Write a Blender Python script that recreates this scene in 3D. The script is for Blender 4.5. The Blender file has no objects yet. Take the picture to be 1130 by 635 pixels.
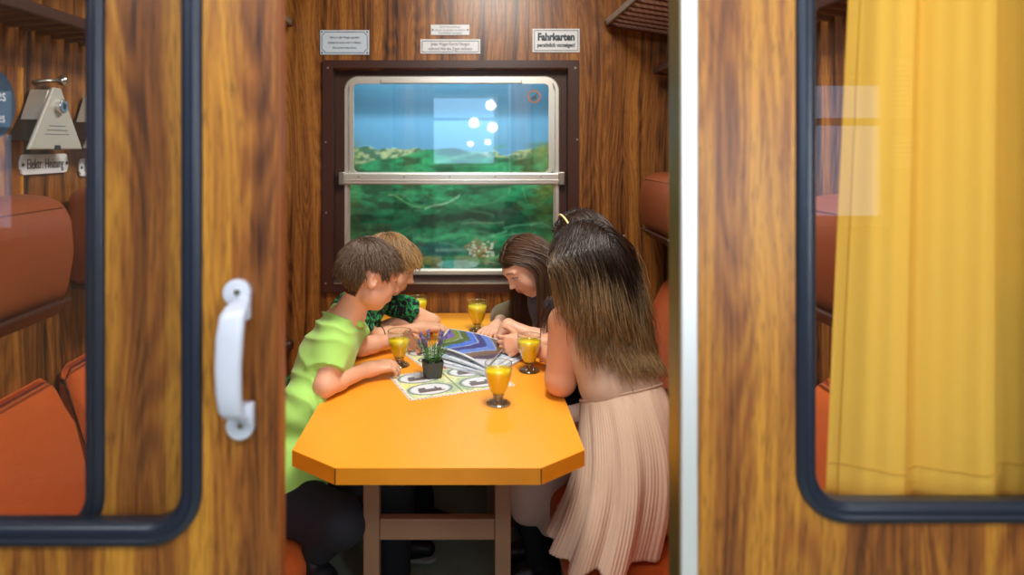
import bpy, bmesh, math, random
import numpy as np
from mathutils import Vector, Matrix
random.seed(7); rng = np.random.default_rng(11)
S = bpy.context.scene
COL = S.collection
PI = math.pi

# ------------------------------------------------------------------ camera
F = 753.0; CX, CZ = 0.08, 1.476; UX, UY = 516.0, 162.0
cd = bpy.data.cameras.new('camera'); cam = bpy.data.objects.new('camera', cd); COL.objects.link(cam)
cam.location = (CX, 0, CZ); cam.rotation_euler = (PI/2, 0, 0)
cd.sensor_width = 36; cd.lens = F/1130*36
cd.shift_x = (565-UX)/1130; cd.shift_y = -(317.5-UY)/1130
cd.clip_start = .02
cd.dof.use_dof = True; cd.dof.focus_distance = 2.1; cd.dof.aperture_fstop = 2.2
S.camera = cam
S.view_settings.view_transform = 'Standard'; S.view_settings.look = 'None'
S.view_settings.gamma = 1; S.view_settings.use_curve_mapping = False
S.view_settings.exposure = 0.08

w = bpy.data.worlds.new('world'); S.world = w; w.use_nodes = True
w.node_tree.nodes['Background'].inputs[0].default_value = (.55, .72, 1, 1)
w.node_tree.nodes['Background'].inputs[1].default_value = 1.0

def area(name, loc, target, sx, sy, power, col):
    l = bpy.data.lights.new(name, 'AREA'); l.shape = 'RECTANGLE'; l.size = sx; l.size_y = sy
    l.energy = power; l.color = col
    o = bpy.data.objects.new(name, l); COL.objects.link(o); o.location = loc
    o.rotation_euler = (Vector(target)-Vector(loc)).to_track_quat('-Z', 'Y').to_euler()
    return o
area('compartment_light', (.25, 1.75, 2.44), (.12, 2.0, .7), .35, .7, 34, (1, .95, .87))
area('corridor_ceiling_light', (0, -.1, 2.42), (.0, .9, 1.0), 3.0, .5, 46, (.94, .97, 1))
area('corridor_fill_light', (1.13, -.74, 1.30), (-.2, 1.6, .6), .22, .8, 12, (.85, .93, 1))  # added fill with no window behind it, reaches low under the table
area('scenery_light', (0, 3.14, 2.02), (0, 3.3, 1.2), 1.0, .08, 26, (.9, 1, 1))  # added strip, hidden above the opening, brightens the landscape print

# ------------------------------------------------------------------ utils
def lin(c):
    if isinstance(c, str):
        c = [int(c[i:i+2], 16)/255 for i in (0, 2, 4)]
    return tuple((x/12.92 if x <= .04045 else ((x+.055)/1.055)**2.4) for x in c[:3])
def at(px, py, Y):
    return np.array([CX+(px-UX)/F*Y, Y, CZ-(py-UY)/F*Y])
def V(*a): return np.array(a, float)
def nrm(v): v = np.asarray(v, float); return v/np.linalg.norm(v)

def tag(o, label=None, cat=None, group=None, kind=None):
    if label: o['label'] = label
    if cat: o['category'] = cat
    if group: o['group'] = group
    if kind: o['kind'] = kind
    return o
def empty(name, loc=(0, 0, 0), rz=0):
    o = bpy.data.objects.new(name, None); COL.objects.link(o); o.location = loc; o.rotation_euler = (0, 0, rz)
    o.empty_display_size = .05
    return o
def link(name, me, mat, parent=None, smooth=False, mats=None):
    o = bpy.data.objects.new(name, me); COL.objects.link(o)
    for m in (mats or [mat]): me.materials.append(m)
    if smooth:
        me.polygons.foreach_set('use_smooth', [True]*len(me.polygons))
    if parent is not None:
        o.parent = parent
        # geometry is written in world space when the parent is a world-space root
        if parent.get('_world'):
            o.matrix_parent_inverse = Matrix.Translation(parent.location).inverted()
    return o
def wroot(name, loc):
    o = empty(name, loc); o['_world'] = 1; return o
def mesh_from(verts, faces, name='m'):
    me = bpy.data.meshes.new(name)
    me.from_pydata([tuple(map(float, v)) for v in verts], [], [tuple(map(int, f)) for f in faces]); me.update()
    return me
def bm_mesh(bm, name='m'):
    bmesh.ops.recalc_face_normals(bm, faces=bm.faces)
    me = bpy.data.meshes.new(name); bm.to_mesh(me); bm.free(); return me
def setcol(me, cols, name='Col'):
    a = me.color_attributes.new(name, 'FLOAT_COLOR', 'POINT')
    c = np.ones((len(me.vertices), 4), np.float32); c[:, :3] = cols
    a.data.foreach_set('color', c.ravel())

def box(bm, x0, x1, y0, y1, z0, z1, bev=0, seg=2, M=None):
    g = bmesh.ops.create_cube(bm, size=1)
    vs = g['verts']
    for v in vs:
        v.co = Vector(((x0+x1)/2+v.co.x*(x1-x0), (y0+y1)/2+v.co.y*(y1-y0), (z0+z1)/2+v.co.z*(z1-z0)))
    if bev:
        es = list({e for v in vs for e in v.link_edges})
        r = bmesh.ops.bevel(bm, geom=es, offset=bev, segments=seg, profile=.5, affect='EDGES')
        vs = list({v for f in r['faces'] for v in f.verts} | {v for v in vs if v.is_valid})
    if M is not None:
        for v in vs: v.co = M @ v.co
    return vs
def boxo(name, b, mat, parent=None, bev=0, seg=2, smooth=False):
    bm = bmesh.new(); box(bm, *b, bev=bev, seg=seg); return link(name, bm_mesh(bm), mat, parent, smooth)
def prism(bm, pts, axis, a0, a1, bev=0, seg=3):
    """polygon pts (2D) extruded along axis; axis 'y': pts are (x,z); 'z': (x,y); 'x': (y,z)"""
    def mk(p, a):
        return {'y': (p[0], a, p[1]), 'z': (p[0], p[1], a), 'x': (a, p[0], p[1])}[axis]
    A = [bm.verts.new(mk(p, a0)) for p in pts]; B = [bm.verts.new(mk(p, a1)) for p in pts]
    n = len(pts); fs = [bm.faces.new(A), bm.faces.new(B[::-1])]
    for i in range(n): fs.append(bm.faces.new((A[i], A[(i+1) % n], B[(i+1) % n], B[i])))
    if bev:
        es = list({e for v in A+B for e in v.link_edges})
        bmesh.ops.bevel(bm, geom=es, offset=bev, segments=seg, profile=.5, affect='EDGES')
def rrect(x0, x1, z0, z1, r, n=10):
    pts = []
    for cx, cz, a0 in ((x1-r, z1-r, 0), (x0+r, z1-r, 90), (x0+r, z0+r, 180), (x1-r, z0+r, 270)):
        for i in range(n+1):
            a = math.radians(a0+90*i/n); pts.append((cx+r*math.cos(a), cz+r*math.sin(a)))
    return pts
def panel_hole(name, outer, holes, y0, y1, mat, parent=None, axis='y'):
    bm = bmesh.new(); edges = []
    for loop in [outer]+holes:
        vs = [bm.verts.new((p[0], 0, p[1])) for p in loop]
        for i in range(len(vs)): edges.append(bm.edges.new((vs[i], vs[(i+1) % len(vs)])))
    bmesh.ops.triangle_fill(bm, use_beauty=True, use_dissolve=False, edges=edges)
    ex = bmesh.ops.extrude_face_region(bm, geom=list(bm.faces))
    nv = [g for g in ex['geom'] if isinstance(g, bmesh.types.BMVert)]
    ns = set(nv)
    for v in bm.verts: v.co.y = y1 if v in ns else y0
    return link(name, bm_mesh(bm), mat, parent)
def rect(x0, x1, z0, z1): return [(x0, z0), (x1, z0), (x1, z1), (x0, z1)]
def sweep(path, prof):
    """closed path of (x,z) ccw; profile list of (outward offset, y)"""
    n = len(path); P = np.array(path, float)
    T = np.roll(P, -1, 0)-np.roll(P, 1, 0); T /= np.linalg.norm(T, axis=1)[:, None]
    N = np.stack([T[:, 1], -T[:, 0]], 1); m = len(prof); vs = []; fs = []
    for i in range(n):
        for (o, y) in prof: vs.append((P[i, 0]+N[i, 0]*o, y, P[i, 1]+N[i, 1]*o))
    for i in range(n):
        for j in range(m):
            fs.append((i*m+j, i*m+(j+1) % m, ((i+1) % n)*m+(j+1) % m, ((i+1) % n)*m+j))
    me = mesh_from(vs, fs); bm = bmesh.new(); bm.from_mesh(me); bmesh.ops.recalc_face_normals(bm, faces=bm.faces); bm.to_mesh(me); bm.free()
    return me
def lathe(prof, n=32, c=(0, 0, 0), close=False):
    vs = []; fs = []; m = len(prof)
    for i in range(n):
        a = 2*PI*i/n
        for (r, z) in prof: vs.append((c[0]+r*math.cos(a), c[1]+r*math.sin(a), c[2]+z))
    k = m if close else m-1
    for i in range(n):
        for j in range(k):
            fs.append((i*m+j, ((i+1) % n)*m+j, ((i+1) % n)*m+(j+1) % m, i*m+(j+1) % m))
    me = mesh_from(vs, fs)
    bm = bmesh.new(); bm.from_mesh(me); bmesh.ops.remove_doubles(bm, verts=bm.verts, dist=1e-5)
    bmesh.ops.recalc_face_normals(bm, faces=bm.faces); bm.to_mesh(me); bm.free()
    return me
def tubes(paths, radii, sides=6):
    """many tubes in one mesh. paths: (N,K,3) radii (N,K) or (K,)"""
    P = np.asarray(paths, float); N, K, _ = P.shape
    R = np.broadcast_to(np.asarray(radii, float), (N, K))
    T = np.gradient(P, axis=1); T /= np.linalg.norm(T, axis=2)[..., None]+1e-9
    ref = np.where(np.abs(T[..., 2:3]) > .9, np.array([1., 0, 0]), np.array([0, 0, 1.]))
    A = np.cross(T, ref); A /= np.linalg.norm(A, axis=2)[..., None]+1e-9; B = np.cross(T, A)
    ang = np.arange(sides)*2*PI/sides
    vs = P[:, :, None]+R[..., None, None]*(A[:, :, None]*np.cos(ang)[:, None]+B[:, :, None]*np.sin(ang)[:, None])
    vs = vs.reshape(-1, 3)
    idx = np.arange(N*K*sides).reshape(N, K, sides)
    a = idx[:, :-1]; b = idx[:, 1:]
    fs = np.stack([a, np.roll(a, -1, 2), np.roll(b, -1, 2), b], -1).reshape(-1, 4)
    caps = np.concatenate([idx[:, 0, ::-1], idx[:, -1]]) if sides > 2 else np.zeros((0, sides), int)
    return fast_mesh(vs, fs, caps)
def fast_mesh(vs, quads, extra=None):
    me = bpy.data.meshes.new('m'); me.vertices.add(len(vs)); me.vertices.foreach_set('co', np.asarray(vs, np.float32).ravel())
    loops = quads.ravel(); starts = np.arange(len(quads))*quads.shape[1]; tot = np.full(len(quads), quads.shape[1])
    if extra is not None and len(extra):
        s2 = len(loops)+np.arange(len(extra))*extra.shape[1]
        loops = np.concatenate([loops, extra.ravel()]); starts = np.concatenate([starts, s2]); tot = np.concatenate([tot, np.full(len(extra), extra.shape[1])])
    me.loops.add(len(loops)); me.loops.foreach_set('vertex_index', loops.astype(np.int32))
    me.polygons.add(len(starts)); me.polygons.foreach_set('loop_start', starts.astype(np.int32)); me.polygons.foreach_set('loop_total', tot.astype(np.int32))
    me.update(calc_edges=True); me.validate(); return me

# ------------------------------------------------------------------ materials
MC = {}
def mat(name, col, rough=.5, metal=0, spec=.5, bump=0, bscale=100, sss=0, coat=0, var=0, vscale=8, attr=None, stretch=(1, 1, 1), sheen=0):
    if name in MC: return MC[name]
    m = bpy.data.materials.new(name); m.use_nodes = True; nt = m.node_tree; b = nt.nodes['Principled BSDF']
    c = (*lin(col), 1)
    b.inputs['Base Color'].default_value = c; b.inputs['Roughness'].default_value = rough
    b.inputs['Metallic'].default_value = metal; b.inputs['Specular IOR Level'].default_value = spec
    if coat: b.inputs['Coat Weight'].default_value = coat; b.inputs['Coat Roughness'].default_value = .1
    if sheen: b.inputs['Sheen Weight'].default_value = sheen
    if sss:
        b.inputs['Subsurface Weight'].default_value = sss; b.inputs['Subsurface Radius'].default_value = (1, .35, .2); b.inputs['Subsurface Scale'].default_value = .008
    tc = nt.nodes.new('ShaderNodeTexCoord'); mp = nt.nodes.new('ShaderNodeMapping'); mp.inputs['Scale'].default_value = stretch
    nt.links.new(tc.outputs['Object'], mp.inputs[0])
    src = None
    if attr:
        a = nt.nodes.new('ShaderNodeAttribute'); a.attribute_name = attr; src = a.outputs['Color']
        nt.links.new(src, b.inputs['Base Color'])
    if var:
        n = nt.nodes.new('ShaderNodeTexNoise'); n.inputs['Scale'].default_value = vscale; n.inputs['Detail'].default_value = 4
        nt.links.new(mp.outputs[0], n.inputs['Vector'])
        mr = nt.nodes.new('ShaderNodeMapRange'); mr.inputs[3].default_value = 1-var; mr.inputs[4].default_value = 1+var
        nt.links.new(n.outputs[0], mr.inputs[0])
        mx = nt.nodes.new('ShaderNodeMix'); mx.data_type = 'RGBA'; mx.blend_type = 'MULTIPLY'; mx.inputs[0].default_value = 1
        if src: nt.links.new(src, mx.inputs[6])
        else: mx.inputs[6].default_value = c
        nt.links.new(mr.outputs[0], mx.inputs[7]); nt.links.new(mx.outputs[2], b.inputs['Base Color'])
    if bump:
        n = nt.nodes.new('ShaderNodeTexNoise'); n.inputs['Scale'].default_value = bscale; n.inputs['Detail'].default_value = 3
        nt.links.new(mp.outputs[0], n.inputs['Vector'])
        bp = nt.nodes.new('ShaderNodeBump'); bp.inputs['Strength'].default_value = bump; bp.inputs['Distance'].default_value = .002
        nt.links.new(n.outputs[0], bp.inputs['Height']); nt.links.new(bp.outputs[0], b.inputs['Normal'])
    MC[name] = m; return m

def wood(name, dark, mid, light, rough=.28, seed=0.0, freq=30):
    m = bpy.data.materials.new(name); m.use_nodes = True; nt = m.node_tree; N = nt.nodes; L = nt.links
    b = N['Principled BSDF']; b.inputs['Roughness'].default_value = rough; b.inputs['Specular IOR Level'].default_value = .5
    g = N.new('ShaderNodeNewGeometry'); sx = N.new('ShaderNodeSeparateXYZ'); L.new(g.outputs['Position'], sx.inputs[0])
    def math_(op, a, c=None, d=None):
        n = N.new('ShaderNodeMath'); n.operation = op
        for i, v in enumerate((a, c, d)):
            if v is None: continue
            if isinstance(v, (int, float)): n.inputs[i].default_value = v
            else: L.new(v, n.inputs[i])
        return n.outputs[0]
    def vec(x, y, z=0.0):
        n = N.new('ShaderNodeCombineXYZ')
        for i, v in enumerate((x, y, z)):
            if isinstance(v, (int, float)): n.inputs[i].default_value = v
            else: L.new(v, n.inputs[i])
        return n.outputs[0]
    def noise(v, scale, detail=3, rough_=.5):
        n = N.new('ShaderNodeTexNoise'); n.inputs['Scale'].default_value = scale; n.inputs['Detail'].default_value = detail
        n.inputs['Roughness'].default_value = rough_; L.new(v, n.inputs['Vector']); return n.outputs[0]
    u = math_('ADD', math_('ADD', sx.outputs[0], sx.outputs[1]), seed); z = sx.outputs[2]
    warp = noise(vec(math_('MULTIPLY', u, 3.0), math_('MULTIPLY', z, 1.3), seed), 1.0, 2)
    u2 = math_('ADD', u, math_('MULTIPLY', math_('SUBTRACT', warp, .5), .07))
    streak = noise(vec(math_('MULTIPLY', u2, freq), math_('MULTIPLY', z, .35), seed), 1.0, 3, .55)
    # figured contour grain
    fld = noise(vec(math_('MULTIPLY', u2, 11), math_('MULTIPLY', z, 1.1), seed+3), 1.0, 1)
    cont = math_('SINE', math_('MULTIPLY', fld, 110))
    cont = math_('MULTIPLY_ADD', cont, .5, .5)
    fine = noise(vec(math_('MULTIPLY', u2, 260), math_('MULTIPLY', z, 5), seed), 1.0, 2)
    pores = noise(vec(math_('MULTIPLY', u2, 420), math_('MULTIPLY', z, 28), seed), 1.0, 1)
    s = math_('ADD', streak, math_('MULTIPLY', math_('SUBTRACT', cont, .5), .10))
    s = math_('ADD', s, math_('MULTIPLY', math_('SUBTRACT', fine, .5), .30))
    r = N.new('ShaderNodeValToRGB'); L.new(s, r.inputs[0])
    e = r.color_ramp.elements; e[0].position = .30; e[0].color = (*lin(dark), 1); e[1].position = .72; e[1].color = (*lin(light), 1)
    k = e.new(.50); k.color = (*lin(mid), 1)
    k = e.new(.40); k.color = (*[(a+c)/2 for a, c in zip(lin(dark), lin(mid))], 1)
    pr = N.new('ShaderNodeMapRange'); L.new(pores, pr.inputs[0]); pr.inputs[1].default_value = .3; pr.inputs[2].default_value = .45; pr.inputs[3].default_value = .55; pr.inputs[4].default_value = 1
    mx = N.new('ShaderNodeMix'); mx.data_type = 'RGBA'; mx.blend_type = 'MULTIPLY'; mx.inputs[0].default_value = 1
    L.new(r.outputs[0], mx.inputs[6]); L.new(pr.outputs[0], mx.inputs[7]); L.new(mx.outputs[2], b.inputs['Base Color'])
    return m
WOOD = wood('rosewood_laminate', '2f170b', '7d4c20', 'aa7130', rough=.34)
WOODF = wood('rosewood_door_laminate', '44210f', '8f5421', 'c4872e', rough=.4, seed=2.3, freq=19)
def thin_glass(name, tint=(1, 1, 1), mult=1.6):
    m = bpy.data.materials.new(name); m.use_nodes = True; nt = m.node_tree; nt.nodes.clear()
    o = nt.nodes.new('ShaderNodeOutputMaterial'); t = nt.nodes.new('ShaderNodeBsdfTransparent'); g = nt.nodes.new('ShaderNodeBsdfGlossy')
    t.inputs[0].default_value = (*tint, 1); g.inputs['Roughness'].default_value = .01
    lw = nt.nodes.new('ShaderNodeLayerWeight'); lw.inputs[0].default_value = .5
    pw = nt.nodes.new('ShaderNodeMath'); pw.operation = 'POWER'; pw.inputs[1].default_value = 5; nt.links.new(lw.outputs['Facing'], pw.inputs[0])
    mm = nt.nodes.new('ShaderNodeMath'); mm.operation = 'MULTIPLY_ADD'; mm.inputs[1].default_value = .9; mm.inputs[2].default_value = .04*mult; nt.links.new(pw.outputs[0], mm.inputs[0]); x = nt.nodes.new('ShaderNodeMixShader')
    nt.links.new(mm.outputs[0], x.inputs[0]); nt.links.new(t.outputs[0], x.inputs[1]); nt.links.new(g.outputs[0], x.inputs[2]); nt.links.new(x.outputs[0], o.inputs[0])
    return m
GLASS = thin_glass('window_glass', mult=1.3); GLASSG = thin_glass('tinted_window_glass', (.90, .98, .97), 2.0)
CUP = thin_glass('drinking_glass', (.97, .985, .98), 1.8)
ALU = mat('brushed_aluminium', 'd6d4ca', .38, .8, bump=.1, bscale=60)
SWST = mat('switch_steel', 'c4c4ba', .4, .35); CHROME = mat('polished_steel', 'd8dcdc', .22, 1); SATIN = mat('satin_aluminium', 'eef1f2', .45, .6)
STEEL = mat('worn_steel', 'a9a89f', .38, 1, var=.15, vscale=30)
RUBBER = mat('black_rubber', '1b2434', .33, 0, .6, bump=.1)
BROWNP = mat('brown_painted_metal', '3b2119', .38, 0, .5)
SIGNW = mat('white_enamel', 'd9dde0', .25, coat=.3)
SIGNB = mat('blue_grey_enamel', 'c3d3e2', .25, coat=.3)
INK = mat('dark_ink', '26343c', .5)
INKL = mat('grey_ink', '5b646c', .5)
WHITEP = mat('white_plastic', 'cdd2df', .35, coat=.2)
LEATHER = mat('brown_leather', '84401f', .42, bump=.25, bscale=180)
ORANGE = mat('orange_plush', 'bd5208', .85, bump=.6, bscale=300, var=.12, vscale=40, sheen=.05)
DARKB = mat('dark_brown_plastic', '3a1f18', .45)
SLAT = mat('brown_slat', '5a3524', .5, var=.2, vscale=20)
TABLE = mat('orange_laminate', 'f2a02b', .33, var=.03, vscale=90)
TABLEE = mat('orange_edge_band', 'ee981c', .4, var=.12, vscale=14)
LEG = mat('brown_lacquered_steel', '86634a', .45, var=.06)
FLOOR = mat('green_grey_linoleum', 'a3b3a0', .5, var=.2, vscale=9)
CEIL = mat('cream_ceiling', 'b9ab90', .7)
# ------------------------------------------------------------------ the room
Z1 = 2.5
XL, XR, YB, YF = -.97, .97, 2.99, .99
st = lambda o: tag(o, kind='structure')
st(boxo('floor', (-2.2, 2.2, -.85, 3.4, -.06, 0), FLOOR))
st(boxo('ceiling', (-2.2, 2.2, -.85, 3.05, Z1, Z1+.06), CEIL))
wx0, wx1, wz0, wz1 = -.512, .526, .875, 1.815           # hole behind the window surround
st(panel_hole('wall_back', rect(XL-.05, XR+.05, 0, Z1), [rect(wx0, wx1, wz0, wz1)], YB, YB+.05, WOOD))
st(boxo('wall_left', (XL-.05, XL, YF-.02, YB, 0, Z1), WOOD))
st(boxo('wall_right', (XR, XR+.05, YF-.02, YB, 0, Z1), WOOD))
# partition to the corridor, right of the doorway
hr = rrect(.548, .945, .948, 1.98, .07)
wf = st(panel_hole('wall_front', rect(.398, 2.2, 0, Z1), [hr], .965, 1.0, WOODF))
# partition left of the doorway, behind the opened sliding door
hl = rrect(-1.25, -.442, .905, 1.98, .075)
st(panel_hole('wall_front_left', rect(-2.2, -.25, 0, Z1), [hl], .98, 1.01, WOODF))
st(boxo('wall_corridor', (-2.2, 2.2, -.85, -.8, 0, Z1), mat('cream_corridor_paint', '9c9a8e', .6)))
st(boxo('wall_corridor_left', (-2.26, -2.2, -.85, 1.0, 0, Z1), WOODF))
st(boxo('wall_corridor_right', (2.2, 2.26, -.85, 1.0, 0, Z1), WOODF))
st(boxo('trim_lintel', (-.26, .41, .975, 1.0, 2.12, Z1), WOODF))
# chrome post of the doorway
tr = st(boxo('trim_doorpost', (.3795, .4025, .955, 1.0, 0, 2.12), SATIN, bev=.002))
st(boxo('trim_doorstrip', (.378, .3815, .962, 1.012, 0, 2.12), mat('brass_toned_strip', '8a7f4a', .4, .8), bev=.001))
bpy.context.view_layer.update()

def rubber(name, path, y0, y1, wd, parent):
    prof = [(-.006, y0+.004), (-.004, y0), (wd*.28, y0-.006), (wd*.40, y0-.003), (wd*.5, y0-.0065), (wd*.62, y0-.0075), (wd*.72, y0-.0035), (wd*.84, y0-.004), (wd, y0+.002), (wd, y0+.004), (wd, y1), (-.006, y1)]
    return link(name, sweep(path, prof), RUBBER, parent, True)
# window_2 : fixed pane with curtain, right
w2 = st(wroot('window_2', (.75, .985, .95)))
rubber('rubber_seal', rrect(.567, .925, .967, 1.96, .050), .962, .985, .0235, w2)
boxo('glass_pane', (.56, .933, .975, .979, .96, 1.97), GLASS, w2)
# window_3 : fixed pane behind the sliding door
w3 = st(wroot('window_3', (-.85, 1.0, .93)))
rubber('rubber_seal', rrect(-1.23, -.4635, .922, 1.96, .055), .977, .998, .0235, w3)
boxo('glass_pane', (-1.235, -.456, .986, .990, .915, 1.965), GLASS, w3)
# sliding door
d1 = st(wroot('door_1', (-.6, .93, 0)))
dh = rrect(-1.10, -.281, .937, 2.0, .075)
panel_hole('door_panel', rect(-1.22, -.176, .02, 2.15), [dh], .925, .95, WOODF, d1)
rubber('rubber_seal', rrect(-1.08, -.303, .958, 1.98, .052), .922, .948, .024, d1)
boxo('glass_pane', (-1.09, -.296, .936, .940, .95, 1.99), GLASS, d1)
boxo('edge_strip', (-.178, -.1735, .924, .951, .02, 2.15), mat('door_edge_band', '8a4a1c', .4), d1, bev=.001)
hd = wroot('door_handle', (-.235, .92, 1.17)); hd.parent = d1; hd.matrix_parent_inverse = Matrix.Translation(d1.location).inverted()
def disc_y(bm, c, r, y0, y1, n=28, bev=.002):
    prism(bm, [(c[0]+r*math.cos(2*PI*i/n), c[2]+r*math.sin(2*PI*i/n)) for i in range(n)], 'y', y0, y1, bev=bev, seg=2)
def pt(px, py, Y): p = at(px, py, Y); return p
bm = bmesh.new(); p = pt(262.5, 323, .92); q = pt(266, 469, .92)
disc_y(bm, p, .0185, .912, .925); disc_y(bm, q, .0185, .912, .925)
o = link('mounting_plate', bm_mesh(bm), WHITEP, hd, True)
# grip: sweep of rounded rectangles, standing off from the door
def loftz(secs, n=20, sup=3.0):
    vs = []; fs = []
    for (cx, cy, cz, rx, ry) in secs:
        for i in range(n):
            a = 2*PI*i/n; c, s_ = math.cos(a), math.sin(a)
            vs.append((cx+rx*math.copysign(abs(c)**(2/sup), c), cy+ry*math.copysign(abs(s_)**(2/sup), s_), cz))
    for k in range(len(secs)-1):
        for i in range(n): fs.append((k*n+i, k*n+(i+1) % n, (k+1)*n+(i+1) % n, (k+1)*n+i))
    fs.append(tuple(range(n))[::-1]); fs.append(tuple(range((len(secs)-1)*n, len(secs)*n)))
    return mesh_from(vs, fs)
g = []
for py, x0, x1, off in ((332, 257, 273, .906), (338, 250, 275, .897), (346, 246.5, 274, .888), (370, 243.5, 273, .884), (400, 243, 271.5, .882), (430, 243.5, 271, .884), (450, 245, 271, .888), (459, 248, 272, .895), (463, 256, 276, .905)):
    a = pt(x0, py, .90); b2 = pt(x1, py, .90); g.append(((a[0]+b2[0])/2, off, a[2], (b2[0]-a[0])/2*1.0, .009))
link('grip', loftz(g[::-1]), WHITEP, hd, True)
bm = bmesh.new(); a = pt(270, 340, .915)
box(bm, a[0]-.006, a[0]+.010, .90, .916, a[2]-.014, a[2]+.02, .003); b2 = pt(274, 452, .915)
box(bm, b2[0]-.008, b2[0]+.010, .90, .916, b2[2]-.015, b2[2]+.012, .003)
link('bracket', bm_mesh(bm), WHITEP, hd, True)
for c in (p, q):
    bm = bmesh.new(); disc_y(bm, c+V(.002, 0, .002), .0048, .9105, .9125, 12, .0005); link('screw', bm_mesh(bm), CHROME, hd)

# ------------------------------------------------------------------ train window
w1 = st(wroot('window_1', (0, 2.98, .84)))
a0 = pt(357, 67, YB); a1 = pt(638, 322, YB)
OX0, OX1, OZ0, OZ1 = a0[0], a1[0], a1[2], a0[2]
BLACKG = mat('dark_recess_paint', '1d1210', .5)
# flange on the wall and recess sides
panel_hole('window_frame', rect(OX0, OX1, OZ0, OZ1), [rect(OX0+.042, OX1-.042, OZ0+.035, OZ1-.03)], YB-.02, YB, BROWNP, w1)
panel_hole('recess', rect(OX0+.04, OX1-.04, OZ0+.033, OZ1-.028), [rect(OX0+.046, OX1-.046, OZ0+.039, OZ1-.034)], YB-.019, YB+.05, BROWNP, w1)
YW = YB+.045   # plane of the sashes
def WP(px, py): return at(px, py, YW)
# brown sheet round the aluminium frame
c0 = WP(380, 84); c1 = WP(617, 303)
panel_hole('recess_panel', rect(OX0+.045, OX1-.045, OZ0+.038, OZ1-.033), [rrect(c0[0]+.004, c1[0]-.004, c1[2]+.004, c0[2]-.004, .06)], YW-.004, YW+.004, BROWNP, w1)
pth = rrect(c0[0]+.012, c1[0]-.012, c1[2]+.012, c0[2]-.012, .055)
link('outer_rim', sweep(pth, [(-.014, YW-.008), (-.006, YW-.016), (.008, YW-.016), (.014, YW-.006), (.014, YW+.004), (-.014, YW+.004)]), ALU, w1, False)
# upper sash
u0 = WP(391, 93); u1 = WP(605, 190)
zmid = (WP(0, 190)[2]+WP(0, 203)[2])/2
uo = rrect(u0[0]-.018, u1[0]+.018, u1[2]-.012, u0[2]+.018, .03); 
panel_hole('upper_sash', uo, [rrect(u0[0], u1[0], u1[2], u0[2], .022)], YW-.024, YW-.010, ALU, w1)
boxo('glass_pane', (u0[0]-.006, u1[0]+.006, YW-.017, YW-.013, u1[2]-.005, u0[2]+.005), GLASSG, w1)
boxo('upper_rail', (u0[0]+.12, u1[0]-.12, YW-.034, YW-.022, u0[2]+.001, u0[2]+.019), ALU, w1, bev=.003)
# middle bar
bm = bmesh.new(); zb0 = WP(0, 203)[2]; zb1 = WP(0, 191)[2]
box(bm, c0[0]-.004, c1[0]+.004, YW-.036, YW-.006, zb0, zb1, .004)
box(bm, c0[0]-.002, c1[0]+.002, YW-.040, YW-.030, zb0+.015, zb0+.020, .001)
link('middle_rail', bm_mesh(bm), ALU, w1)
for i in range(5):
    x = c0[0]+.07+i*.2
    bm = bmesh.new(); disc_y(bm, (x, 0, zb0+.033), .0045, YW-.0385, YW-.0355, 10, .0005); link('rivet', bm_mesh(bm), STEEL, w1)
for sx in (c0[0]-.006, c1[0]+.006):
    boxo('corner_bracket', (sx-.014, sx+.014, YW-.042, YW-.005, zb0-.004, zb1+.006), STEEL, w1, bev=.004)
# lower sash
l0 = WP(385.5, 203); l1 = WP(611, 299)
panel_hole('lower_sash', rrect(l0[0]-.012, l1[0]+.012, l1[2]-.016, l0[2]+.004, .012), [rrect(l0[0], l1[0], l1[2], l0[2]-.003, .008)], YW-.012, YW+.006, ALU, w1)
boxo('glass_pane', (l0[0]-.005, l1[0]+.005, YW-.004, YW, l1[2]-.005, l0[2]+.002), GLASSG, w1)
boxo('window_sill', (OX0+.045, OX1-.045, YB-.022, YB+.04, OZ0+.034, OZ0+.05), BROWNP, w1, bev=.003)
boxo('sill_strip', (OX0+.05, OX1-.05, YB-.024, YB-.018, OZ0+.036, OZ0+.044), STEEL, w1, bev=.001)
for px, py in ((361, 75), (634, 75), (358.5, 157), (636, 154), (359, 235), (635, 235), (358.5, 313), (636, 313)):
    q = at(px+.8, py, YB-.02); bm = bmesh.new(); disc_y(bm, q, .0045, YB-.0225, YB-.0195, 10, .0005); link('screw', bm_mesh(bm), STEEL, w1)
# stop-symbol transfer on upper pane : orange ring with a stroke
q = at(589.5, 106.5, YW-.02); bm = bmesh.new()
ring = [(q[0]+.026*math.cos(2*PI*i/28), q[2]+.026*math.sin(2*PI*i/28)) for i in range(28)]
me = sweep(ring, [(-.0035, YW-.0195), (.0035, YW-.0195), (.0035, YW-.0175), (-.0035, YW-.0175)])
link('round_sticker', me, mat('orange_print', 'a8683c', .5), w1)
bm = bmesh.new(); box(bm, -.018, .018, -.0005, .0005, -.003, .003, M=Matrix.Translation((q[0], YW-.0185, q[2])) @ Matrix.Rotation(-.7, 4, 'Y'))
box(bm, -.009, .009, -.0005, .0005, -.009, .004, M=Matrix.Translation((q[0]+.003, YW-.0183, q[2]-.003)))
link('sticker_mark', bm_mesh(bm), mat('dark_print', '3d4a3c', .5), w1)

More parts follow.
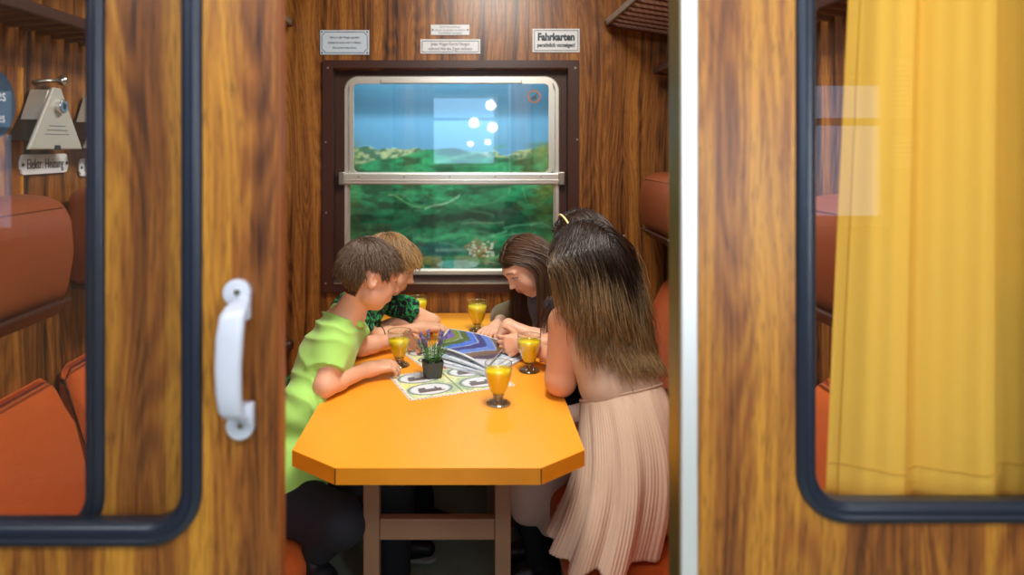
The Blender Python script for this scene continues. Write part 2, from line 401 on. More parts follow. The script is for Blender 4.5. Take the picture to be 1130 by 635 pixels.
# landscape picture behind the glass
def vnoise(u, v, s, seed):
    r = np.random.default_rng(seed); n = 64; G = r.random((n, n))
    x = (u*s) % n; y = (v*s) % n; i = x.astype(int); j = y.astype(int); fx = x-i; fy = y-j; fx = fx*fx*(3-2*fx); fy = fy*fy*(3-2*fy)
    i1 = (i+1) % n; j1 = (j+1) % n
    return (G[i, j]*(1-fx)+G[i1, j]*fx)*(1-fy)+(G[i, j1]*(1-fx)+G[i1, j1]*fx)*fy
def fbm(u, v, s, seed, o=4):
    return sum(vnoise(u, v, s*2**k, seed+k)*.5**k for k in range(o))/sum(.5**k for k in range(o))
def mixc(a, b, t): t = np.clip(t, 0, 1)[:, None]; return a*(1-t)+b*t
def L3(h): return np.array(lin(h))
def printed(nx, ny):
    u, v = np.meshgrid(np.linspace(0, 1, nx), np.linspace(0, 1, ny), indexing='ij'); return u.ravel(), v.ravel()
def grid_faces(nx, ny):
    i, j = np.meshgrid(np.arange(nx-1), np.arange(ny-1), indexing='ij'); a = (i*ny+j).ravel()
    return np.stack([a, a+ny, a+ny+1, a+1], 1)
nx, ny = 330, 300; YP = 3.20
x0, x1, z0, z1 = -.72, .80, .62, 1.90
u, v = printed(nx, ny); X = x0+u*(x1-x0); Z = z0+v*(z1-z0)
PX = UX+(X-CX)*F/YP; PY = UY+(CZ-Z)*F/YP            # where on the print: measured off the photo
c = mixc(np.tile(L3('123f58'), (len(u), 1)), np.tile(L3('5f97c4'), (len(u), 1)), .12+.25*(PY-90)/45+.65/(1+np.exp(-(PY-129)/2.5)))
c = mixc(c, np.tile(L3('2a6a88'), (len(u), 1)), (fbm(u, v*8, 8, 3)-.5)*1.5*((PY < 128)*1.))
m1 = 160+14*fbm(u*2, v*0, 7, 5)-9*np.clip((PX-560)/40, 0, 1)-4*np.clip((440-PX)/40, 0, 1)
rock = mixc(np.tile(L3('3d6550'), (len(u), 1)), np.tile(L3('a9a982'), (len(u), 1)), (fbm(u*2, v*3, 30, 9)-.42)*4)
c = mixc(c, rock, (PY-m1)/1.5)
m2 = 184-18*np.clip((PX-440)/60, 0, 1)-10*np.sin((PX-390)/38)-6*fbm(u, v, 12, 8)
gr = mixc(np.tile(L3('0a4a2e'), (len(u), 1)), np.tile(L3('1f8a5a'), (len(u), 1)), (fbm(u*1.6, v*3, 14, 21)-.38)*3.5)
c = mixc(c, gr, (PY-m2)/2.5)
yel = mixc(gr, np.tile(L3('6f7a2c'), (len(u), 1)), fbm(u*2, v*2, 16, 33)*1.4-.1)
c = mixc(c, yel, np.clip((PX-575)/22, 0, 1)*np.clip((PY-155)/4, 0, 1)*.8)
c = mixc(c, yel, np.clip((402-PX)/14, 0, 1)*np.clip((PY-150)/10, 0, 1)*.7)
dk = np.exp(-((PY-246-6*np.sin(PX/30))/10.)**2)
c = mixc(c, np.tile(L3('0d2f22'), (len(u), 1)), dk*.75*(fbm(u, v, 9, 40)*.8+.4))
dk2 = np.exp(-((PY-275)/13)**2-((PX-478)/32)**2)
c = mixc(c, np.tile(L3('0c4a55'), (len(u), 1)), dk2*.8)
for (fx_, lo, hi, wd, colr, s_) in ((lambda x: 226-9*np.exp(-((x-430)/12)**2)+3*np.sin(x/9), 428, 470, 1.0, '8ccf7a', .45), (lambda x: 232-.42*(x-470)+2*np.sin(x/7), 468, 508, 1.4, '9cc7a0', .8),
        (lambda x: 262+3*np.sin(x/12), 455, 540, 3.0, '4fae74', .6), (lambda x: 255-.35*(x-560), 530, 560, 1.4, '6cae84', .6), (lambda x: 180-.25*(x-480), 480, 560, 2, '5a9a78', .6),
        (lambda x: 286-.02*x, 480, 530, 2.0, '8fb9a8', .5)):
    q = np.exp(-((PY-fx_(PX))/wd)**2)*(PX > lo)*(PX < hi)*s_; c = mixc(c, np.tile(L3(colr), (len(u), 1)), q)
v1 = (np.abs(PX-526)/13+np.abs(PY-273)/9 < 1.2)*1.; c = mixc(c, np.tile(L3('9a8a5c'), (len(u), 1)), v1*(.4+.5*fbm(u*3, v*3, 20, 50)))
v2 = (((PX-505)/23)**2+((PY-292)/5)**2 < 1)*1.; c = mixc(c, np.tile(L3('6fb3b0'), (len(u), 1)), v2*.75)
v3 = (((PX-465)/18)**2+((PY-288)/5)**2 < 1)*1.; c = mixc(c, np.tile(L3('6f7a3c'), (len(u), 1)), v3*.6)
for i in range(46):
    gq = np.random.default_rng(100+i); xx0 = gq.uniform(380, 612); yy0 = gq.uniform(198, 300); ln_ = gq.uniform(10, 42); sl_ = gq.uniform(-.35, .35); am = gq.uniform(1, 4); wv = gq.uniform(5, 14)
    q = np.exp(-((PY-(yy0+sl_*(PX-xx0)+am*np.sin((PX-xx0)/wv)))/gq.uniform(.5, 1.6))**2)*(np.abs(PX-xx0) < ln_)*gq.uniform(.1, .35)
    c = mixc(c, np.tile(L3(['6fbf8a', '0a3a26', '3f9a6a', '9fc79a', '0c4030'][i % 5]), (len(u), 1)), q)
for i in range(60):
    gq = np.random.default_rng(300+i); xx0 = gq.uniform(515, 545); yy0 = gq.uniform(266, 284); q = (np.abs(PX-xx0) < 1.6)*(np.abs(PY-yy0) < 1.1)*.8
    c = mixc(c, np.tile(L3(['c9bfa0', 'a8664a', 'd8d4c4'][i % 3]), (len(u), 1)), q)
c = c*np.where(PY > m1, (.65+1.1*fbm(u*3, v*3, 26, 60, 5)), .93)[:, None]
me = fast_mesh(np.stack([X, np.full_like(X, YP), Z], 1), grid_faces(nx, ny)); setcol(me, c)
lp = wroot('landscape_picture', (0, YP, .62))
o = link('print', me, mat('printed_paper', 'ffffff', .6, attr='Col'), lp)
boxo('backing_board', (x0, x1, YP+.002, YP+.012, z0, z1), DARKB, lp)
tag(lp, 'large painted mountain and green valley landscape filling the compartment window', 'picture')
st(panel_hole('wall_light_box', rect(-.85, .92, .5, 2.12), [rect(-.80, .88, .55, 2.06)], YB+.05, YP+.06, DARKB))
st(boxo('wall_light_box_back', (-.85, .92, YP+.05, YP+.07, .5, 2.12), DARKB))

# ------------------------------------------------------------------ lettering
def text_obj(s, size, mat_, parent, loc, rot=(PI/2, 0, 0), sx=1.0, off=0, shear=0, name='lettering', space=1.0):
    cu = bpy.data.curves.new('t', 'FONT'); cu.body = s; cu.size = size; cu.align_x = 'CENTER'; cu.align_y = 'CENTER'; cu.extrude = .0004; cu.offset = off; cu.shear = shear; cu.space_character = space
    cu.resolution_u = 3
    t = bpy.data.objects.new('t', cu); COL.objects.link(t); bpy.context.view_layer.update()
    me = bpy.data.meshes.new_from_object(t.evaluated_get(bpy.context.evaluated_depsgraph_get()))
    bpy.data.objects.remove(t)
    me.transform(Matrix.LocRotScale(Vector(loc), __import__('mathutils').Euler(rot), Vector((sx, 1, 1))))
    me.materials.clear()
    return link(name, me, mat_, parent)
def plate(px0, py0, px1, py1, base, border, lines, label, bcol, corners=False, group=None):
    a = at(px0, py0, YB); b = at(px1, py1, YB)
    r = wroot('notice_plate', ((a[0]+b[0])/2, YB-.004, b[2]))
    boxo('plate', (a[0], b[0], YB-.006, YB, b[2], a[2]), base, r, bev=.0012)
    cx = (a[0]+b[0])/2; h = a[2]-b[2]
    if border:
        i = .008; path = rrect(a[0]+i, b[0]-i, b[2]+i, a[2]-i, .001 if not corners else .002, 2)
        if corners:
            k = .013; path = []
            X0, X1, Zz0, Zz1 = a[0]+i, b[0]-i, b[2]+i, a[2]-i
            for (cxx, czz, s0) in ((X1, Zz1, 270), (X0, Zz1, 0), (X0, Zz0, 90), (X1, Zz0, 180)):
                for t in range(7): 
                    an = math.radians(s0-90*t/6); path.append((cxx+k*math.cos(an), czz+k*math.sin(an)))
            path = [p for p in path]
        link('border', sweep(path, [(-.0012, YB-.0075), (.0012, YB-.0075), (.0012, YB-.0055), (-.0012, YB-.0055)]), bcol, r)
    for (s, size, dz, sx, off) in lines:
        text_obj(s, size, bcol, r, (cx, YB-.0068, b[2]+h*dz), sx=sx, off=off)
    if corners or not border:
        for qx in (a[0]+.008, b[0]-.008):
            for qz in ((a[2]-.008, b[2]+.008) if corners else ((a[2]+b[2])/2,)):
                n = bmesh.new(); disc_y(n, (qx, 0, qz), .004, YB-.0082, YB-.0055, 10, .0004); link('screw', bm_mesh(n), INK, r)
        pass
    tag(r, label, 'sign')
plate(353.5, 33.5, 407.5, 60.5, SIGNB, True, [("Nicht in den Wagen spucken", .0135, .70, .82, .0), ("Gebäck da rechts oder in Netzen", .0135, .49, .80, 0), ("Das spritzt viele hinaus", .0135, .28, .82, 0)], 'pale blue enamel notice with three small lines and notched border, left above window', INK, corners=True)
plate(475.5, 27.5, 518, 39, SIGNW, False, [("Nicht hinauslehnen", .013, .78, .9, 0), ("Ne pas se pencher au dehors", .013, .48, .85, 0), ("E pericoloso sporgersi", .013, .2, .85, 0)], 'small thin white metal plate with three lines, the topmost above the window', INKL)
plate(464, 43.5, 530, 59.5, SIGNW, True, [("Jeden Wagen Eintritt Fahrgast", .0205, .66, .68, .0), ("während Halt des Zuges verboten", .0205, .34, .68, .0)], 'wide white notice with dark rectangular border and two lines, just above the window centre', INK)
plate(587.5, 32, 639.5, 58, SIGNW, True, [("Fahrkarten", .045, .64, .82, .0022), ("persönlich vorzeigen!", .024, .30, .80, .0010)], 'white framed notice reading Fahrkarten in bold lettering, right above the window', INK)

# ------------------------------------------------------------------ benches
def bench(sg, label):
    r = wroot('bench_seat', (sg*.65, 2.0, 0))
    def mx(x0, x1): return (min(sg*x0, sg*x1), max(sg*x0, sg*x1))
    bm = bmesh.new(); a, b = mx(.5, .955); box(bm, a, b, 1.07, 2.97, 0.0, .30); link('base', bm_mesh(bm), DARKB, r)
    for i in range(3):
        y0 = 1.05+i*.64; y1 = y0+.62
        bm = bmesh.new(); a, b = mx(.335, .875); box(bm, a, b, y0+.03, y1, .29, .425, .045, 4); link('seat_cushion', bm_mesh(bm), ORANGE, r, True)
        pts = [(.966, .40), (.966, .895), (.952, .915), (.915, .895), (.880, .80), (.855, .70), (.842, .58), (.845, .47), (.87, .40)]
        bm = bmesh.new(); prism(bm, [(sg*x, z) for x, z in pts], 'y', y0+.035, y1, .03, 4); link('backrest', bm_mesh(bm), ORANGE, r, True)
        hy0 = y0+.06 if i < 2 else y0+.08; hy1 = y0+.47 if i < 2 else y0+.50
        pts = [(.955, 1.12), (.955, 1.36), (.90, 1.375), (.82, 1.365), (.79, 1.32), (.785, 1.24), (.80, 1.15), (.84, 1.118)]
        bm = bmesh.new(); prism(bm, [(sg*x, z) for x, z in pts], 'y', hy0, hy1, .028, 4)
        h = link('headrest', bm_mesh(bm), LEATHER, r, True)
        bm = bmesh.new(); prism(bm, [(sg*x, z) for x, z in [(.95, 1.105), (.95, 1.12), (.845, 1.112), (.80, 1.145), (.79, 1.14), (.835, 1.10)]], 'y', hy0+.02, hy1-.01, .003, 1)
        link('piping', bm_mesh(bm), DARKB, h)
    for y in (1.09, 1.69, 2.33, 2.93):
        bm = bmesh.new(); a, b = mx(.67, .94); box(bm, a, b, y-.025, y+.03, .60, .645, .014, 3); ar = link('armrest', bm_mesh(bm), DARKB, r, True)
        bm = bmesh.new(); a, b = mx(.80, .93); box(bm, a, b, y-.018, y+.022, .40, .605, .006, 2); link('support', bm_mesh(bm), ORANGE, ar, True)
    tag(r, label, 'bench seat'); return r
bench(-1, 'orange plush train bench with brown leather headrests on the left, under the boys')
bench(1, 'orange plush train bench with brown leather headrests on the right, behind the girl in pink')

# ------------------------------------------------------------------ luggage racks
def rack(sg, xin, z, zw, y0, y1, label, rail, pitch):
    r = wroot('luggage_rack', (sg*.9, (y0+y1)/2, z))
    def zz(x): return z+(zw-z)*(x-xin)/(.968-xin)
    bm = bmesh.new(); a, b = sorted((sg*xin, sg*(xin+rail))); box(bm, a, b, y0, y1, z-.012, z+.016, .005, 2); link('front_rail', bm_mesh(bm), STEEL if xin < .8 else DARKB, r)
    for y in (y0+.012, y1-.012):
        bm = bmesh.new(); pts = [(sg*xin, z-.014), (sg*.968, zw-.014), (sg*.968, zw+.014), (sg*xin, z+.014)]
        prism(bm, pts, 'y', y-.012, y+.012, .003, 1); link('end_rail', bm_mesh(bm), SLAT, r)
    n = int((y1-y0)/pitch)
    for i in range(1, n):
        y = y1-i*pitch; bm = bmesh.new()
        prism(bm, [(sg*(xin+.01), z-.006), (sg*.968, zw-.006), (sg*.968, zw+.006), (sg*(xin+.01), z+.006)], 'y', y-.013, y+.013, .002, 1)
        link('slat', bm_mesh(bm), SLAT, r)
    # fine wires along the rack
    P = []
    for k in range(1, 12):
        x = xin+(.968-xin)*k/12; P.append([[sg*x, y, zz(x)+.008] for y in np.linspace(y0+.01, y1-.01, 4)])
    o = link('wire_mesh', tubes(np.array(P), [.0016]*4, 4), STEEL, r); o['kind'] = 'stuff'
    tag(r, label, 'luggage rack')
rack(1, .675, 2.01, 1.965, 1.2, 2.955, 'large slatted luggage rack high on the right wall, its corner near the Fahrkarten sign', .012, .078)
rack(-1, .675, 2.01, 1.965, 1.2, 2.955, 'large slatted luggage rack high on the left wall, corner tip beside the opened door', .012, .078)
rack(1, .875, 1.80, 1.79, 1.2, 2.93, 'narrow dark parcel rack on the right wall, below the large rack', .008, .06)
rack(-1, .83, 1.765, 1.755, 1.2, 2.93, 'narrow dark parcel rack on the left wall, above the triangular heater switches', .008, .06)

# ------------------------------------------------------------------ things on the left wall
def WL(px, py):
    Y = F*1.05/(UX-px); return np.array([XL, Y, CZ-(py-UY)/F*Y])
def wall_text(s, size, m, parent, Y, z, sx, dx=.0, off=0):
    return text_obj(s, size, m, parent, (XL+dx, Y, z), rot=(PI/2, 0, PI/2), sx=sx, off=off)
def on_left(pts_yz, x0, x1, m, name, parent, bev=0, seg=2, smooth=False):
    bm = bmesh.new(); prism(bm, pts_yz, 'x', x0, x1, bev, seg); return link(name, bm_mesh(bm), m, parent, smooth)
def heater_switch(px, py, label):
    top = WL(px, py-31); bl = WL(px-26, py+31); br = WL(px+24, py+31)
    Yc = F*(1.05-.06)/(UX-px); c = np.array([XL, Yc, CZ-(py-UY)/F*Yc]); r = wroot('heater_switch', (XL, c[1], c[2]-.08))
    h = .148; wd = .108
    z0_ = c[2]-h/2; tri = [(c[1]-wd, z0_), (c[1]+wd, z0_), (c[1]+.016, z0_+h), (c[1]-.016, z0_+h)]
    on_left([(c[1]-wd*.86, z0_+.02), (c[1]+wd*.86, z0_+.02), (c[1]+.01, z0_+h*.93), (c[1]-.01, z0_+h*.93)], XL, XL+.055, mat('dark_switch_body', '2a211c', .5), 'body', r, .004)
    on_left(tri, XL+.055, XL+.063, SWST, 'cover', r, .003, 2)
    on_left([(c[1]-.07, z0_+.045), (c[1]-.055, z0_+.045), (c[1]-.008, z0_+h*.96), (c[1]-.022, z0_+h*.96)], XL+.01, XL+.056, SWST, 'side_plate', r, .002, 1)
    cy, cz = c[1]+.004, z0_+h*.70
    on_left([(cy+.017*math.cos(2*PI*i/20), cz+.017*math.sin(2*PI*i/20)) for i in range(20)], XL+.06, XL+.078, CHROME, 'key_socket', r, .003)
    on_left([(cy+.008*math.cos(2*PI*i/14), cz+.008*math.sin(2*PI*i/14)) for i in range(14)], XL+.077, XL+.0785, INK, 'key_hole', r)
    on_left([(c[1]-.014, z0_-.002), (c[1]+.014, z0_-.002), (c[1]+.010, z0_+.010), (c[1]-.010, z0_+.010)], XL+.062, XL+.0645, INK, 'notch', r)
    for k, wd_ in enumerate((.055, .07, .08)):
        on_left([(c[1]-wd_*.6, z0_+.055-k*.010), (c[1]+wd_*.6, z0_+.055-k*.010), (c[1]+wd_*.6, z0_+.057-k*.010), (c[1]-wd_*.6, z0_+.057-k*.010)], XL+.0628, XL+.0635, INKL, 'engraved_line', r)
    tag(r, label, 'switch')
    return c, z0_
heater_switch(62, 131, 'triangular steel heater switch with round key socket above the whole Elektr. Heizung plate')
heater_switch(117, 134, 'second triangular steel heater switch, partly hidden by the dark window seal')
def small_plate(px, py, label):
    c = WL(px, py); r = wroot('enamel_plate', (XL, c[1], c[2]-.02)); L_ = .096; H = .0245
    pts = []
    for (sy, sz) in ((1, 1), (-1, 1), (-1, -1), (1, -1)):
        q = [(L_, H*.45), (L_-.006, H*.5), (L_-.006, H*.9), (L_-.014, H)]
        if sy*sz < 0: q = q[::-1]
        pts += [(c[1]+sy*a, c[2]+sz*b) for a, b in q]
    on_left(pts, XL+.0031, XL+.008, SIGNW, 'plate', r, .001, 1)
    wall_text('Elektr. Heizung', .035, INK, r, c[1], c[2], .68, .0085, -.0001)
    bmx = [(c[1]+L_-.009, c[2]), (c[1]-L_+.009, c[2])]
    for q in bmx: on_left([(q[0]+.004*math.cos(2*PI*i/10), q[1]+.004*math.sin(2*PI*i/10)) for i in range(10)], XL+.007, XL+.0095, INK, 'screw', r)
    tag(r, label, 'sign')
small_plate(47, 181, 'white enamel plate reading Elektr. Heizung in full, under the left heater switch')
small_plate(106, 184, 'white enamel plate showing only Ele beside the dark window seal')
# lever knob above
Yc = F*1.01/(UX-68); c = np.array([XL, Yc, CZ-(89-UY)/F*Yc]); r = wroot('switch_lever', (XL, c[1], c[2]))
P = np.array([[[XL, c[1]-.05, c[2]-.008], [XL+.02, c[1]-.03, c[2]-.004], [XL+.035, c[1], c[2]]]]); link('shaft', tubes(P, [.006, .005, .005], 8), STEEL, r, True)
bm = bmesh.new(); bmesh.ops.create_uvsphere(bm, u_segments=16, v_segments=10, radius=.014, matrix=Matrix.Translation((XL+.04, c[1]+.004, c[2]))); link('knob', bm_mesh(bm), CHROME, r, True)
tag(r, 'small polished knob on a lever above the triangular heater switch', 'lever')
# board and round blue sign at the left edge
c = WL(-8, 128)
bd = wroot('mounting_board', (XL, c[1], 1.35)); e = WL(25, 75)
boxo('board', (XL, XL+.003, 1.30, e[1], 1.25, e[2]), WOODF, bd, bev=.002); tag(bd, 'dark framed wood panel on the left wall carrying the round blue sign', 'panel')
r = wroot('round_sign', (XL+.015, c[1]-.02, c[2]-.07)); cc = (c[1]-.02, CZ-(115-UY)/F*c[1])
on_left([(cc[0]+.078*math.cos(2*PI*i/40), cc[1]+.078*math.sin(2*PI*i/40)) for i in range(40)], XL+.003, XL+.012, mat('blue_enamel', '27455c', .25, coat=.3), 'disc', r, .0015)
wall_text('des', .04, SIGNW, r, cc[0]+.02, cc[1]+.02, .9, .0125); wall_text('Zuges', .034, SIGNW, r, cc[0]+.005, cc[1]-.03, .9, .0125)
tag(r, 'round dark blue enamel sign with white script at the left picture edge', 'sign')

# ------------------------------------------------------------------ curtain
nx, nz = 200, 60; xs = np.linspace(.605, .962, nx); tz = np.linspace(0, 1, nz)
U, T = np.meshgrid(xs, tz, indexing='ij')
zz_ = .93+T*1.12
ed = T*.052
xx = U+(ed+.03)*(1-(U-.605)/.357)
fold = .022*np.sin((U-.6)*2*PI/.150+.5*np.sin(T*2)+.9)+.004*np.sin((U-.6)*2*PI/.071+1.3+T)+.0012*np.sin((U-.6)*2*PI/.03+T*3)
yy = 1.036+fold*(.85+.2*T)
me = fast_mesh(np.stack([xx, yy, zz_], -1).reshape(-1, 3), grid_faces(nx, nz))
cm = bpy.data.materials.new('yellow_curtain_cloth'); cm.use_nodes = True; nt = cm.node_tree; nt.nodes.clear()
oo = nt.nodes.new('ShaderNodeOutputMaterial'); d = nt.nodes.new('ShaderNodeBsdfDiffuse'); t = nt.nodes.new('ShaderNodeBsdfTranslucent'); mxs = nt.nodes.new('ShaderNodeMixShader'); mxs.inputs[0].default_value = .35
d.inputs[0].default_value = (*lin('f8d560'), 1); t.inputs[0].default_value = (*lin('f6bf28'), 1)
nt.links.new(d.outputs[0], mxs.inputs[1]); nt.links.new(t.outputs[0], mxs.inputs[2]); nt.links.new(mxs.outputs[0], oo.inputs[0])
cr = wroot('curtain', (.78, 1.030, .93))
o = link('cloth', me, cm, cr, True); so = o.modifiers.new('s', 'SOLIDIFY'); so.thickness = .0012
# hem band and side seam
k = 4; P = []
sel = [(i, int(nz*.075)) for i in range(nx)]
P.append([[xx[i, j], yy[i, j]-.0012, .985+.004*math.sin(i*.05)] for i, j in sel]); 
link('hem_seam', tubes(np.array(P), [.0009]*nx, 4), mat('yellow_thread', 'd0a030', .8), cr)
P = [[[xx[9, j], yy[9, j]-.0012, zz_[9, j]] for j in range(nz)]]; link('side_seam', tubes(np.array(P), [.0008]*nz, 4), MC['yellow_thread'], cr)
P = [[[x, 1.030, 2.055] for x in np.linspace(.5, .965, 4)]]; link('rod', tubes(np.array(P), [.006]*4, 10), STEEL, cr)
tag(cr, 'yellow cloth curtain hanging in soft folds behind the right window pane', 'curtain')

# ------------------------------------------------------------------ corridor things behind the camera (seen only as reflections)
def corridor_window(name, x0, x1, z0, z1):
    r = st(wroot(name, ((x0+x1)/2, -.78, z0)))
    panel_hole('window_frame', rect(x0-.04, x1+.04, z0-.04, z1+.04), [rect(x0, x1, z0, z1)], -.8, -.76, ALU, r)
    boxo('rail', (x0, x1, -.795, -.765, (z0+z1)/2+.1, (z0+z1)/2+.13), ALU, r)
    m = bpy.data.materials.get('daylight_pane')
    if not m:
        m = bpy.data.materials.new('daylight_pane'); m.use_nodes = True; b = m.node_tree.nodes['Principled BSDF']
        b.inputs['Base Color'].default_value = (.1, .2, .3, 1); b.inputs['Emission Color'].default_value = (.45, .68, 1, 1); b.inputs['Emission Strength'].default_value = 1.5
    if name == 'window_6':
        m = m.copy(); m.node_tree.nodes['Principled BSDF'].inputs['Emission Strength'].default_value = 3.2
    boxo('bright_pane', (x0, x1, -.79, -.785, z0, z1), m, r)
corridor_window('window_4', 1.42, 1.72, 1.2, 1.72)
corridor_window('window_5', -1.95, -1.75, 1.15, 1.7)
corridor_window('window_6', -.375, .343, 1.31, 1.96)
for i, (x0, x1, z0, z1, lb) in enumerate(((1.78, 1.87, 1.59, 1.83, 'tall white paper notice mirrored on the curtained pane, the upper of two'), (1.78, 1.88, 1.39, 1.52, 'small white paper notice mirrored on the curtained pane, the lower of two'))):
    r = wroot('paper_notice', ((x0+x1)/2, -.79, z0)); boxo('sheet', (x0, x1, -.7985, -.796, z0, z1), SIGNW, r)
    for k in range(int((z1-z0)/.022)-1):
        boxo('printed_line', (x0+.01, x1-.01, -.7962, -.7955, z1-.03-k*.02, z1-.027-k*.02), INKL, r)
    tag(r, lb, 'notice')
GL = bpy.data.materials.new('glowing_globe'); GL.use_nodes = True; b = GL.node_tree.nodes['Principled BSDF']
b.inputs['Emission Color'].default_value = (1, .95, .88, 1); b.inputs['Emission Strength'].default_value = 14
for i, (px, py) in enumerate(((541, 117), (523, 136), (543, 141), (573, 139), (519, 159), (538, 157))):
    x = .08+(px-516)/110; z = CZ+(162-py)/110
    r = wroot('globe_lamp', (x, -.76, z)); bm = bmesh.new(); bmesh.ops.create_uvsphere(bm, u_segments=20, v_segments=12, radius=.048 if i < 4 else .028, matrix=Matrix.Translation((x, -.68, z))); link('globe', bm_mesh(bm), GL, r, True)
    link('arm', tubes(np.array([[[x, -.785, z], [x, -.75, z], [x, -.72, z]]]), [.008]*3, 8), STEEL, r)
    tag(r, 'small white globe lamp mirrored as a bright glint in the upper window pane', 'lamp', 'globe lamps mirrored in the upper window pane')
# ------------------------------------------------------------------ the table
tb = wroot('table', (.01, 2.2, 0))
pts = [(-.219, 1.54), (.246, 1.54), (.360, 1.632), (.360, 2.975), (-.340, 2.975), (-.340, 1.632)]
bm = bmesh.new(); prism(bm, pts, 'z', .712, .7492, .0)
link('edge_band', bm_mesh(bm), TABLEE, tb)
ip = [(-.2185, 1.5405), (.2455, 1.5405), (.3595, 1.6325), (.3595, 2.9745), (-.3395, 2.9745), (-.3395, 1.6325)]
bm = bmesh.new(); prism(bm, ip, 'z', .7488, .75, .0); link('tabletop', bm_mesh(bm), TABLE, tb)
for x, y in ((-.219, 1.54), (.246, 1.54)):
    boxo('corner_joint', (x-.0012, x+.0012, y-.0008, y+.002, .712, .7485), mat('dark_joint', '4a2a10', .6), tb)
for y in (1.76, 2.62):
    for x in (-.166, .170):
        boxo('leg', (x-.0205, x+.0205, y-.02, y+.02, .0, .712), LEG, tb, bev=.003)
    bm = bmesh.new(); box(bm, -.146, .150, y-.014, y+.014, .468, .522, .003); box(bm, -.146, .150, y-.0145, y-.012, .508, .511)
    link('crossbar', bm_mesh(bm), LEG, tb)
    boxo('foot', (-.25, .26, y-.03, y+.03, 0, .03), LEG, tb, bev=.006)
    boxo('top_bracket', (-.19, .20, y-.015, y+.015, .70, .7125), LEG, tb)
tag(tb, 'long orange topped table with clipped corners and brown legs between the benches', 'table')

# ------------------------------------------------------------------ juice glasses
JUICE = bpy.data.materials.new('orange_juice'); JUICE.use_nodes = True; b = JUICE.node_tree.nodes['Principled BSDF']
b.inputs['Base Color'].default_value = (*lin('ffd21a'), 1); b.inputs['Roughness'].default_value = .25; b.inputs['Subsurface Weight'].default_value = .7
b.inputs['Subsurface Radius'].default_value = (1, .8, .1); b.inputs['Subsurface Scale'].default_value = .03
FOOTG = bpy.data.materials.new('thick_glass'); FOOTG.use_nodes = True; b = FOOTG.node_tree.nodes['Principled BSDF']
b.inputs['Base Color'].default_value = (.95, .97, .95, 1); b.inputs['Roughness'].default_value = .03; b.inputs['Transmission Weight'].default_value = 1; b.inputs['IOR'].default_value = 1.48
FOOTT = thin_glass('foot_glass', (.80, .83, .78), 4.5)
def juice_glass(x, y, label, lvl=.097, rz=0):
    r = empty('juice_glass', (x, y, .7502), rz)
    outer = [(.0165, .026), (.0215, .036), (.0285, .052), (.0345, .070), (.0380, .086), (.0392, .100), (.0388, .1155), (.0380, .1165)]
    inner = [(rr-.0016, z) for rr, z in outer[-2::-1]]
    me = lathe(outer+inner+[(0, .0285)], 40)
    link('bowl', me, CUP, r, True)
    P = [(0, .0), (.033, .0), (.0345, .0025), (.033, .005), (.020, .009), (.011, .013), (.0095, .017), (.0135, .021), (.0165, .0255), (0, .0262)]
    link('foot', lathe(P, 36), FOOTT, r, True)
    # low glass bosses round the foot
    k = bmesh.new()
    for i in range(6):
        a = i*PI/3; bmesh.ops.create_uvsphere(k, u_segments=8, v_segments=6, radius=.0062, matrix=Matrix.Translation((.021*math.cos(a), .021*math.sin(a), .0075)))
    link('foot_pattern', bm_mesh(k), FOOTT, r, True)
    jo = [(rr-.0024, z) for rr, z in outer if z < lvl-.004]+[(float(np.interp(lvl, [q[1] for q in outer], [q[0] for q in outer]))-.0024, lvl)]
    jo[0] = (jo[0][0], .030)
    link('juice', lathe([(0, .030)]+jo+[(0, lvl)], 40), JUICE, r, True)
    # rim ring
    n = 48; link('rim', tubes(np.array([[[.0381*math.cos(2*PI*i/n), .0381*math.sin(2*PI*i/n), .1163] for i in range(n+1)]]), [.0011]*(n+1), 6), FOOTG, r, True)
    tag(r, label, 'glass', 'juice glasses on the orange table'); return r
juice_glass(.167, 1.925, 'juice glass standing alone nearest the front edge of the orange table')
juice_glass(.279, 2.206, 'juice glass between the front glass and the bare arm of the girl in pink', .098)
juice_glass(.118, 2.69, 'juice glass at the back of the table, below the middle of the window', .098)
juice_glass(-.146, 2.262, 'juice glass behind the hand of the boy in light green', .086)
juice_glass(-.122, 2.77, 'juice glass farthest left under the window, behind the boys\' arms', .100)

